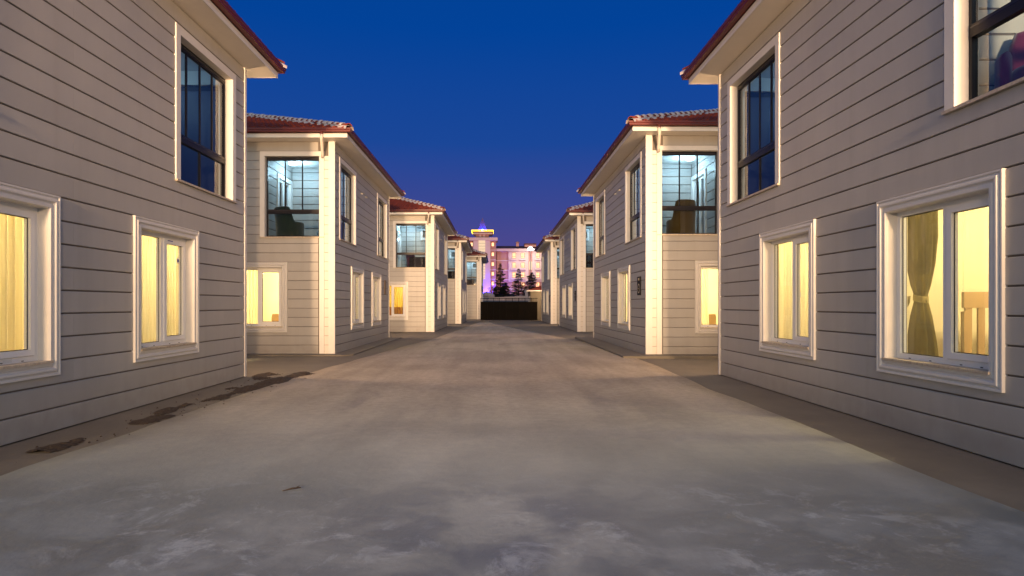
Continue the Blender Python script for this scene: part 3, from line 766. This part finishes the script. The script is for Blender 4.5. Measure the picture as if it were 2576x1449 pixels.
# kitchen bits behind the second houses' front windows
M['cab'] = mat('pale cabinet', (.62,.50,.30), .5, var=.1)
for k, sx, lb in ((2,1,'left'),(3,-1,'right')):
    hx_, hy_, s = hx(k)
    cb = thing('wall_shelf', (hx_+s*1.75, hy_+3.88, 0), 'pale wall shelf with drawers inside the second %s house\'s lit front window' % lb, 'shelf')
    for i in range(4):
        q = MB(); q.box(-.5+i*.25,-.27+i*.25,-.2,.15,1.42,1.62); q.build('drawer', M['cab'] if i % 2 else M['cotwood'], cb)
    q = MB(); q.box(-.52,.5,-.21,.16,1.62,1.645); q.build('top', M['cab'], cb)
    for j, (dx, dy) in enumerate(((1.15,2.5),(2.35,2.2))):
        ch = thing('dining_chair', (hx_+s*dx, hy_+dy, .06), 'pale dining chair at the %s inside the second %s house\'s lit front window' % (('pilaster side','far side')[j], lb), 'chair', rz=.5*j)
        q = MB(); q.box(-.2,.2,-.2,.2,.42,.47); q.build('seat', M['cab'], ch)
        q = MB(); rr = []
        for z, w_ in ((.6,.14),(.68,.19),(.9,.20),(1.0,.17)): rr.append([(-w_,-.19,z),(w_,-.19,z),(w_,-.165,z),(-w_,-.165,z)])
        q.loft(rr); q.build('backrest', M['cotwood'], ch)
        for a in (-.18,.18):
            for b in (-.18,.18):
                q = MB(); q.tube([(a,b,.42),(a*1.1,b*1.1,0)], [.018,.012], 6); q.build('leg', M['cotwood'], ch)
            q = MB(); q.tube([(a*.8,-.18,.45),(a*.7,-.178,.62)], .014, 6); q.build('post', M['cotwood'], ch)

def armchair(loc, rz, m, label, wide=1.0, hb=1.08, ha=.66):
    """tub chair: a shell that is high at the back and sweeps down into the arms"""
    t = thing('armchair', loc, label, 'armchair', rz=rz)
    q = MB(); rings = []; N = 30
    for i in range(N+1):
        a = math.radians(-125+250*i/N)            # 0 = back (towards -y)
        k = abs(a)/math.radians(125)
        s = min(1,max(0,(k-.30)/.22)); s = s*s*(3-2*s)
        h = hb*(1-s)+ha*s
        ro = (.36+.03*abs(math.sin(a)))*wide; cx, cy = math.sin(a), -math.cos(a)
        if k > .62: cy = cy+(k-.62)*.2
        dirv = Vector((cx,cy,0)); tk = .075
        base = Vector((cx*ro, cy*.36, 0))
        lean = .06*(1-s)
        pr = []
        for (o_, z) in ((0,.20),(.0,.45),(lean*.5,h*.75),(lean,h-.05),(lean-.01,h-.015),(lean-.035,h),(lean-.06,h-.015),(lean-.075,h-.05),(-tk,.45),(-tk,.20)):
            pr.append(base+dirv*o_+Vector((0,0,z)))
        rings.append(pr)
    q.loft(rings); q.build('shell', m, t, smooth=True)
    q = MB(); q.loft([[(r*wide*math.cos(2*PI*i/24), r*math.sin(2*PI*i/24)+.02, z) for i in range(24)] for r, z in ((.25,.24),(.29,.28),(.30,.40),(.28,.455),(.2,.47))])
    q.build('seat_cushion', m, t, smooth=True)
    for a in (-.22,.22):
        for b in (-.22,.22):
            q = MB(); q.tube([(a*wide,b,.26),(a*1.15*wide,b*1.15,0)], [.02,.012], 8); q.build('leg', M['darkwood'], t)
    return t
def velvet(name, col): 
    m = mat(name, col, .9, spec=.2, var=.1); m.node_tree.nodes['Principled BSDF'].inputs['Sheen Weight'].default_value = .4; return m
M['vgreen'] = velvet('dark green velvet', (.012,.028,.012)); M['volive'] = velvet('olive brown velvet', (.10,.052,.008))
M['vpink'] = velvet('magenta velvet', (.11,.012,.04)); M['vgrey'] = velvet('grey velvet', (.06,.065,.08)); M['vdark'] = velvet('black brown fabric', (.02,.012,.012))
M['vteal'] = velvet('teal velvet', (.01,.06,.09))
FZ = 3.0
armchair((-5.85,16.98,FZ), -.45, M['vgreen'], 'dark green armchair with its back to the glass of the second left house', 1.0, 1.08, .68)
armchair((-4.95,17.9,FZ), .9, M['vteal'], 'teal armchair at the back corner of the second left house\'s loggia', 1.0, .8, .55)
armchair((5.08,16.32,FZ), .12, M['volive'], 'olive brown armchair with its back to the glass of the second right house', .98, 1.16, .66)
armchair((-4.22,30.9,FZ), -.6, M['vpink'], 'magenta armchair in the third left house\'s lit loggia', 1, .98, .66)
armchair((4.97,5.30,FZ), 2.35, M['vpink'], 'pink armchair behind the glass at the upper right corner of the photo', 1.05, .95, .62)
armchair((-5.55,9.6,FZ), -1.9, M['vgrey'], 'grey armchair in the unlit upper corner loggia of the nearest left house', 1, .9, .66)
armchair((5.2,10.1,FZ), 1.9, M['vgrey'], 'grey armchair in the unlit upper corner loggia of the nearest right house', 1, .9, .66)
def sofa(loc, label, w=.95, h=.74):
    t = thing('sofa', loc, label, 'sofa')
    q = MB(); r = []
    for z, d in ((.10,.0),(.14,.012),(h-.06,.012),(h-.02,0),(h,-.02)):
        r.append([(-w/2-d,-.38-d,z),(w/2+d,-.38-d,z),(w/2+d,-.20+d,z),(-w/2-d,-.20+d,z)])
    q.loft(r); q.build('backrest', M['vdark'], t)
    q = MB(); q.box(-w/2+.09,w/2-.09,-.19,.36,.2,.44); q.build('seat', M['vdark'], t)
    for s in (-1,1):
        q = MB(); q.loft([[(s*w/2,-.19,z),(s*(w/2-.09),-.19,z),(s*(w/2-.09),.36,z),(s*w/2,.36,z)] for z in (.12,.5,.54)]); q.build('armrest', M['vdark'], t)
    return t
sofa((-3.85,30.25,FZ), 'small dark patterned sofa against the glass of the third left house', .9)
sofa((-3.55,43.0,FZ), 'dark sofa against the glass of the fourth left house', 1.5)
sofa((-2.35,56.0,FZ), 'dark sofa against the glass of the farthest left house', 1.2)
sofa((5.15,30.45,FZ), 'dark sofa against the glass of the third right house', 1.5, .86)

# wall plates on the street walls
M['plate'] = mat('black plate', (.006,.006,.008), .6, spec=.15); M['gold'] = mat('pale brass', (.5,.42,.28), .35, metal=.4)
def plate(k, b, z0, z1, label, rings_=True, m='plate'):
    hx_, hy_, s = hx(k)
    t = thing('wall_plate', (hx_-s*.024, hy_+b, z0), label, 'plate')
    h = z1-z0; w = Wall((0,0),(0,1),(-1,0))
    q = MB(); w.box(q, 0, .36, 0, .02, 0, h); q.build('panel', M[m], t, s)
    if rings_:
        q = MB(); r = []
        for R_ in (.095,.13): r.append([w.p(.18+R_*math.cos(2*PI*i/24),.0225,h*.36+R_*math.sin(2*PI*i/24)) for i in range(24) if not (1 < i < 4)])
        n_ = len(r[0]); q.v = r[0]+r[1]; q.f = [(i,i+1,i+1+n_,i+n_) for i in range(n_-1)]; q.build('emblem', M['gold'], t, s)
        q = MB(); w.box(q, .13, .25, .0205, .024, h*.80, h*.93); q.build('badge', M['gold'], t, s)
        q = MB(); w.box(q, .20, .26, .0205, .024, h*.335, h*.38); q.build('bar', M['gold'], t, s)
    return t
plate(3, .45, 1.60, 2.10, 'black wall plate with a pale ring emblem on the second right house')
plate(5, .45, 1.55, 2.05, 'black wall plate on the side of the third right house')
plate(7, .45, 1.55, 2.05, 'small black wall plate on the side of the fourth right house')
plate(2, 7.1, 1.75, 2.3, 'brown wooden plate near the far corner of the second left house', False, 'darkwood')

# raised paving in front of the second right house
q = MB(); q.loft([[(3.2,14.9,z),(9,14.9,z),(9,15.55,z),(3.86,15.55,z),(3.86,23.6,z),(3.2,23.9,z)] for z in (-.01,.05)])
tag(q.build('pavement', M['apron']), kind='structure')
q = MB(); q.loft([[(-9,15.6,z),(-4.0,15.6,z),(-3.78,15.9,z),(-3.8,24.2,z),(-4.34,24.2,z),(-4.34,16.1,z),(-9,16.1,z)] for z in (-.01,.018)])
tag(q.build('pavement', M['apron']), kind='structure')

# ------------------------------------------------------------------ gate, hut and garden wall
M['gatemetal'] = mat('black brown gate sheet', (.003,.002,.0015), .8, spec=.1, var=.3, vscale=2)
gt = thing('sliding_gate', (0,51,0), 'dark solid metal gate with railings on top closing the end of the lane', 'gate')
gx0, gx1 = -1.25, 3.62
n = 9
for i in range(n):
    a = gx0+(gx1-gx0)*i/n; b = gx0+(gx1-gx0)*(i+1)/n
    q = MB(); q.box(a+.02,b-.02,-.012,.012,.03,1.56); q.build('panel', M['gatemetal'], gt)
    q = MB(); q.box(a-.02,a+.018,-.03,.03,.0,1.93); q.build('post', M['gatemetal'], gt)
q = MB(); q.box(gx0,gx1,-.022,.022,1.56,1.61); q.build('rail', M['gatemetal'], gt)
q = MB(); q.box(gx0,gx1,-.02,.02,1.86,1.90); q.build('rail', M['gatemetal'], gt)
a = gx0+.1
while a < gx1:
    q = MB(); q.tube([(a,0,1.60),(a,0,1.96)], .009, 5); q.build('bar', M['gatemetal'], gt); a += .12

ht = thing('hut', (3.05,51.6,0), 'low hut with a small tiled roof at the right end of the gate', 'hut')
q = MB(); q.box(.0,4,.0,4,0,2.55); q.build('wall', M['apron'], ht)
q = MB(); q.v = [(-.32,-.32,2.6),(4.3,-.32,2.6),(4.3,4.3,2.6),(-.32,4.3,2.6),(2,2,3.4)]; q.f = [(0,1,4),(1,2,4),(2,3,4),(3,0,4),(3,2,1,0)]; q.build('roof', M['tile'], ht)
q = MB(); q.box(-.34,4.3,-.36,-.33,2.5,2.6); q.box(-.36,-.33,-.36,4.3,2.5,2.6); q.build('fascia', M['trim'], ht)
for i in range(3):
    q = MB(); q.box(-.02,.0,.6+i*1.1,1.2+i*1.1,1.5,2.1); q.build('window', M['trim'], ht)

M['stone'] = mat('pink stone', (.42,.30,.27), .85, var=.25, vscale=3, bump=.6, bscale=8)
sw = thing('stone_wall', (0,90,2.0), 'long pink stone garden wall behind the gate, stepping up at the right', 'wall')
def P4(zx, zy, Y):        # a spot read in the picture, taken to its own real distance
    return ((zx*.2484-130)*Y/2348, Y, 1.334+(360-zy*.2484)*Y/2348)
bx = -6.0; cnt = 0
while bx < 14:
    wv = random.uniform(.75,.95)
    x1_, top = bx+wv, 2.25 if bx < -1.5 else (2.4+.06*(bx+1.5) if bx < 4.5 else 3.1)
    z = 1.0
    while z < top-.05:
        zb = min(z+.32, top); q = MB(); q.box(bx+.01, x1_-.01, random.uniform(-.03,.02), .4, z-2+.008, zb-2-.004); q.build('stone', M['stone'], sw); z = zb
    bx = x1_
q = MB(); q.box(4.5,5.1,-.12,.5,-1,1.5); q.box(4.42,5.18,-.2,.58,1.5,1.62); q.build('pillar', M['stone'], sw)
q = MB(); q.box(-6,4.5,-.08,.45,.42,.5); q.build('coping', M['stone'], sw)
# rocks at the left of the wall
for i, (zx, zy, r) in enumerate(((385,1285,.55),(430,1295,.5),(470,1310,.45))):
    p = P4(zx, zy, 91); q = MB(); rr = []
    for a in range(7):
        th = PI*a/6; rr.append([(r*math.sin(th)*math.cos(2*PI*j/9)*(1+.3*noise.noise(Vector((a,j,i)))), r*math.sin(th)*math.sin(2*PI*j/9), -r*math.cos(th)*.8) for j in range(9)])
    q.loft(rr); o = q.build('rock', M['stone'], None, loc=p); tag(o, ('pale rock piled left of the conifers above the stone wall','middle pale rock above the stone wall','rightmost pale rock above the stone wall, by the shrubs')[i], 'rock', 'rocks above the wall')

# ------------------------------------------------------------------ the hotel on the hill
def warm(col, s, name): return mat(name, (.1,.05,.03), .6, emit=col, estr=s)
M['hcream'] = mat('cream stucco', (.58,.43,.37), .85, var=.04, vscale=.4)
M['hbrown'] = mat('dusty pink brown stucco', (.42,.215,.165), .85, var=.05, vscale=.4)
M['hroof'] = mat('dark red roof', (.10,.035,.035), .8)
M['hwin'] = warm((1,.52,.25), 2.0, 'lit hotel window')
M['hwin2'] = warm((1,.74,.46), .85, 'lit stair glazing')
M['hframe'] = mat('orange brown frame', (.30,.09,.03), .5)
M['led'] = warm((1,.60,.02), 5, 'yellow led strip'); M['bluelamp'] = warm((.05,.35,1), 6, 'blue lamp'); M['whitelamp'] = warm((1,.95,.9), 30, 'white lamp')
M['hdark'] = mat('unlit window', (.05,.03,.03), .2)
YH = 185; s_ = .01957
def hb(zx0, zx1, zyt, zyb, y0=0, y1=6, mb=None):
    m = mb or MB(); m.box(zx0*s_-10.24, zx1*s_-10.24, y0, y1, 29.7-zyb*s_-4, 29.7-zyt*s_-4); return m
ho = thing('hotel', (0,YH,4), 'big pink hotel with lit windows and a spired tower beyond the gate', 'hotel')
hb(440,1700,600,1400,1,14).build('main_wall', M['hbrown'], ho)
for a, b in ((733,1050),(1110,1700)): hb(a,b,602,1085,.2,1.0).build('cream_wall', M['hcream'], ho)
hb(1050,1110,602,1085,.5,1.0).build('bay_panel', M['hbrown'], ho)
hb(733,1700,1087,1400,.6,1.0).build('lower_wall', M['hbrown'], ho)
for zy in (738,890,1042): hb(540,733,zy,zy+13,.7,1.0).build('band', M['hcream'], ho)
hb(535,548,600,1400,.75,1.0).build('edge_strip', M['hroof'], ho)
hb(733,1700,1190,1215,.5,.6).build('band', M['hcream'], ho)
hb(540,1720,558,600,-.6,.9).build('cornice', M['hcream'], ho)
q = MB(); q.v = [(540*s_-10.24,-.8,29.7-558*s_-4),(1720*s_-10.24,-.8,29.7-558*s_-4),(1720*s_-10.24,15,29.7-558*s_-4),(540*s_-10.24,15,29.7-558*s_-4),(540*s_-10.24,5,29.7-490*s_-4),(1720*s_-10.24,5,29.7-490*s_-4)]
q.f = [(0,1,5,4),(2,3,4,5),(0,4,3),(1,2,5)]; q.build('roof', M['hroof'], ho)
q = MB(); cx = 875*s_-10.24; q.box(cx-.42,cx+.42,0,.9,15.5,16.7); q.loft([[(cx-.6,-.2,16.7),(cx+.6,-.2,16.7),(cx+.6,1.1,16.7),(cx-.6,1.1,16.7)],[(cx-.05,.4,17.1),(cx+.05,.4,17.1),(cx+.05,.5,17.1),(cx-.05,.5,17.1)]]); q.build('chimney', M['hbrown'], ho)
hb(990,1170,495,530,-.3,3).build('dormer', M['hbrown'], ho); hb(982,1172,476,494,-.6,3.4).build('dormer_roof', M['hroof'], ho)
def hwin(zc, zt, zb, w=58, cross=True, m='hwin', y=.2, ledge=True):
    f = hb(zc-w/2, zc+w/2, zt, zb, y-.10, y-.004).build('window', M['hframe'], ho)
    q = MB(); t = 5
    if cross:
        zm = zt+(zb-zt)*.66
        for a, b in ((zc-w/2+t,zc-t/2),(zc+t/2,zc+w/2-t)):
            hb(a,b,zt+t,zm-t/2,y-.12,y-.102,q); hb(a,b,zm+t/2,zb-t,y-.12,y-.102,q)
    else: hb(zc-w/2+t,zc+w/2-t,zt+t,zb-t,y-.12,y-.102,q)
    q.build('pane', M[m], f)
    if ledge: hb(zc-w/2-22, zc+w/2+18, zb+2, zb+32, y-.7, y-.004).build('ledge', M['hcream'], ho)
for zc in (820,960,1198,1340,1480):
    for zt, zb in ((622,712),(775,864),(930,1016)): hwin(zc, zt, zb)
    hwin(zc, 1088, 1170, y=.6, m='hwin' if zc != 820 else 'hdark', ledge=False)
hb(1058,1106,760,890,.35,.5).build('stair_glazing', M['hwin2'], ho)
# tower
tz = -4
hb(180,445,440,1260,-2.6,4).build('tower_wall', M['hcream'], ho)
hb(445,534,440,1400,-1.2,4).build('tower_flank', M['hbrown'], ho); hb(80,180,440,1400,-1.2,4).build('tower_flank', M['hbrown'], ho)
for zt in (586,740,892,1044): hb(445,534,zt-6,zt+6,-1.35,-1.2).build('band', M['hcream'], ho)
for zt, zb in ((465,530),(620,685),(775,840),(928,992),(1080,1145)):
    hwin(484, zt, zb, 46, False, y=-1.2, ledge=False); hwin(150, zt, zb, 46, False, y=-1.2, ledge=False)
gl = hb(262,365,440,1045,-2.72,-2.602).build('stair_glazing', M['hwin2'], ho)
q = MB()
for i in range(1,14): hb(262,365,440+i*45,443+i*45,-2.76,-2.722,q)
q.build('glazing_bar', M['hdark'], gl)
hb(100,560,398,442,-3.0,4.6).build('parapet', M['hcream'], ho)
hb(218,422,340,398,-1.5,2.8).build('tower_neck', M['hbrown'], ho)
for a, b in ((272,302),(333,362)): hb(a,b,342,386,-1.6,-1.502).build('neck_panel', M['hcream'], ho)
hb(180,478,318,342,-2.6,3.9).build('tower_cornice', M['hcream'], ho); hb(168,490,300,317,-2.9,4.2).build('tower_eave', M['hroof'], ho)
q = MB(); hb(150,494,282,299,-3.25,-3.0,q); q.box(150*s_-10.24,150*s_-10.0,-3.0,4.3,29.7-299*s_-4,29.7-282*s_-4); q.box(494*s_-10.48,494*s_-10.24,-3.0,4.3,29.7-299*s_-4,29.7-282*s_-4); q.build('led_strip', M['led'], ho)
q = MB(); cx = 321*s_-10.24; zb_ = 29.7-299*s_-4
q.loft([[(cx+sx*h_, .6+sy*h_, z_) for sx, sy in ((-1,-1),(1,-1),(1,1),(-1,1))] for h_, z_ in ((3.1,zb_),(2.4,zb_+.35),(1.45,zb_+.55),(1.15,zb_+1.4),(.72,zb_+2.7),(.32,zb_+3.8),(.02,zb_+4.6))])
M['spire'] = mat('slate spire', (.13,.08,.13), .7, var=.2, vscale=1.2); q.build('spire', M['spire'], ho)
for i in range(9):
    q = MB(); z_ = zb_+.75+i*.38; h_ = 1.45-(z_-zb_-.55)*.352
    q.loft([[(cx+sx*h, .6+sy*h, z) for sx, sy in ((-1,-1),(1,-1),(1,1),(-1,1))] for h, z in ((h_+.05,z_),(h_+.02,z_+.05))]); q.build('slate_course', M['spire'], ho)
q = MB(); q.lathe((cx,-1.5,zb_+.55),[(.05,-.3),(.3,-.15),(.32,.1),(.1,.32)], 12); bl = q.build('spot_lamp', M['bluelamp'], ho)
lamp('blue_spot', 'POINT', bl, (cx,-2.3,zb_+.9), 1500, (.03,.05,1), .2)
# blue uplight at the tower's foot, pink and violet wash from added, unseen floodlights
q = MB(); q.box(.2,.8,-6.5,-6.2,.2,.5)
for nm, lx, lz, ly, pw, colr, tgt in (('blue_uplight',400*s_-10.24,1.0,-4.6,7500,(.03,.015,1),(400*s_-10.24,-2.6,7)),):
    f = MB(); f.box(lx-.3,lx+.3,ly-.2,ly+.2,.2,.6); fo = f.build('floodlight', M['bluelamp'], ho)
    lamp(nm, 'POINT', fo, (lx,ly,.9), pw, colr, .3)
def aim(o, target): 
    d = Vector(target)-o.location; o.rotation_euler = d.to_track_quat('-Z','Y').to_euler()
fl = thing('added_floodlight', (4,140,3.6), 'unseen floodlight added behind the stone wall to wash the hotel front pink', 'floodlight')
q = MB(); q.box(-.3,.3,-.1,.1,.1,.5); q.build('head', M['steel'], fl)
q = MB(); q.box(-.05,.05,-.05,.05,-.6,.12); q.build('stake', M['steel'], fl)
l_ = lamp('flood_bulb','SPOT', fl, (0,.3,.6), 46000, (1,.47,.44), .3, spot_size=math.radians(75), spot_blend=.8)
l_.rotation_euler = Vector((2,45,9)).to_track_quat('-Z','Y').to_euler()
fl = thing('added_floodlight', (-4.5,150,3.8), 'unseen violet floodlight added behind the stone wall to tint the hotel tower', 'floodlight')
q = MB(); q.box(-.3,.3,-.1,.1,.1,.5); q.build('head', M['steel'], fl)
q = MB(); q.box(-.05,.05,-.05,.05,-.6,.12); q.build('stake', M['steel'], fl)
l_ = lamp('flood_bulb','SPOT', fl, (0,.3,.6), 2200, (.45,.16,1), .3, spot_size=math.radians(32), spot_blend=.9)
l_.rotation_euler = Vector((.6,34,12)).to_track_quat('-Z','Y').to_euler()
# the glaring white lamp in front of the hotel
lx, ly, lz = 1082*s_-10.24, YH-9, 29.7-565*s_
lx = (1082*.2484-130)*ly/2348; lz = 1.334+(360-565*.2484)*ly/2348
sl = thing('tall_street_lamp', (lx,ly,4), 'glaring white street lamp on a tall pole in front of the hotel', 'street lamp')
q = MB(); q.tube([(0,0,0),(0,0,lz-4.3),(0,.3,lz-3.9)], [.12,.07,.06], 8); q.build('pole', M['steel'], sl)
q = MB(); q.loft([[(sx*w_,sy*.35,z) for sx, sy in ((-1,-1),(1,-1),(1,1),(-1,1))] for w_, z in ((.75,lz-4.15),(.95,lz-4.05),(.6,lz-3.7),(.3,lz-3.45))]); q.build('lamp_head', M['whitelamp'], sl)
l_ = lamp('lamp_bulb','SPOT', sl, (0,1.2,lz-4.0), 3600, (1,.93,.86), .4, spot_size=math.radians(120), spot_blend=.9)
l_.rotation_euler = Vector((0,7,-5)).to_track_quat('-Z','Y').to_euler()

# ------------------------------------------------------------------ conifers
M['needle'] = mat('dark needles', (.007,.015,.009), .8, var=.45, vscale=2.5); M['bark'] = mat('bark', (.02,.014,.01), .9)
def conifer(X, Y, zb, h, rad, label, seed, dense=1.0, ragged=.35):
    rnd = random.Random(seed); t = thing('conifer', (X,Y,zb), label, 'tree', 'conifers in front of the hotel')
    q = MB(); q.tube([(0,0,0),(.03,0,h*.5),(0,0,h)], [h*.022,h*.013,.012], 7); q.build('trunk', M['bark'], t)
    q = MB(); fol = MB(); levels = int(h*4.2*dense)
    for i in range(levels):
        f = (i+.5)/levels; z = h*(.05+.94*f); L = rad*(1-f)**.85*(1+ragged*(rnd.random()*2-1))+.06
        for k in range(rnd.randint(5,8)):
            a = rnd.random()*2*PI; l = L*rnd.uniform(.55,1.15); droop = rnd.uniform(-.05,.30)
            d = Vector((math.cos(a), math.sin(a), 0))
            tip = d*l+Vector((0,0,z-l*droop+l*.1)); st = Vector((0,0,z))
            mid = st.lerp(tip,.5)+Vector((0,0,-l*.06))
            q.tube([st,mid,tip],[.018,.012,.004],4)
            u = d.cross(Vector((0,0,1)))
            for m_ in range(int(34+60*l)):
                s = rnd.uniform(.12,1.03); p = st.lerp(tip,s)
                sp_ = (1-s*.75)*l*.34+.04
                p = p+u*rnd.uniform(-sp_,sp_)+Vector((0,0,rnd.uniform(-.07,.05)))
                dd = (d+u*rnd.uniform(-.9,.9)+Vector((0,0,rnd.uniform(-.35,.45)))).normalized()*rnd.uniform(.10,.24)
                w_ = dd.cross(Vector((rnd.random()-.5,rnd.random()-.5,1))).normalized()*rnd.uniform(.03,.06)
                n_ = len(fol.v); fol.v += [tuple(p-w_),tuple(p+w_),tuple(p+dd)]; fol.f.append((n_,n_+1,n_+2))
    q.build('branches', M['bark'], t)
    fol.build('crown', M['needle'], t)
for zx, ztop, zbot, wid, Y, lb, sd, dn, rg in (
  (600,785,1320,230,95,'tall thin conifer standing left of the hotel windows',1,1.0,.45),
  (682,1090,1330,270,93,'squat bushy conifer close on the right of the tall thin one',2,1.5,.25),
  (893,872,1320,270,96,'slender conifer in the middle, before the lit balconies',3,1.0,.4),
  (1100,930,1290,330,94,'broad conifer at the right, before the bright lamp\'s facade',4,1.3,.4),
  (520,1180,1330,130,92,'low dark conifer bush at the left end of the stone wall',5,1.5,.4),
  (1010,1150,1300,110,93,'small dark conifer between the slender and the broad ones',6,1.3,.35)):
    x, y, zt = P4(zx, ztop, Y); _, _, zb = P4(zx, zbot, Y)
    zb = min(zb, 2.6); conifer(x, Y, zb-.2, zt-zb+.2, wid*.2484*Y/2348*.62, lb, sd, dn, rg)

# bare shrub
sh = thing('bare_shrub', P4(470,1330,91.5), 'leafless twiggy shrub beside the low dark conifer bush', 'shrub'); q = MB(); rnd = random.Random(3)
for i in range(34):
    a = rnd.random()*2*PI; p = Vector((0,0,0)); pts = [p]; d = Vector((math.cos(a)*.5,math.sin(a)*.5,1)).normalized()
    for k in range(4): p = p+d*.42; d = (d+Vector((rnd.uniform(-.3,.3),rnd.uniform(-.3,.3),0))).normalized(); pts.append(p)
    q.tube(pts,[.02,.015,.01,.007,.003],4)
q.build('branches', M['bark'], sh)

# ------------------------------------------------------------------ the lamp post behind the camera that lights the lane
PZ = 5.1
for px_, lb in ((-3.6,'left'),(3.6,'right')):
    lp = thing('floodlight_pole', (px_,-11,0), 'low steel pole with two warm floodlights on the %s of the lane, behind the viewer' % lb, 'lamp post')
    q = MB(); q.tube([(0,0,0),(0,0,PZ-.2)], [.09,.06], 12); q.build('pole', M['steel'], lp)
    q = MB(); q.box(-.5,.5,-.04,.04,PZ-.25,PZ-.15); q.build('crossarm', M['steel'], lp)
    for dx, pw, size, tgt in ((-.35,FLOOD_W,math.radians(46),(-px_*1.1,30,-2.2)),(.35,FLOOD_FAR_W,math.radians(26),(-.6-px_,55,-1.2))):
        q = MB(); q.box(dx-.2,dx+.2,-.12,.0,PZ-.14,PZ+.15); h_ = q.build('floodlight', M['steel'], lp)
        l_ = lamp('flood_bulb','SPOT', h_, (dx,.1,PZ), pw, (1,.62,.33), .35, spot_size=size, spot_blend=1.0)
        l_.rotation_euler = Vector(tgt).to_track_quat('-Z','Y').to_euler()
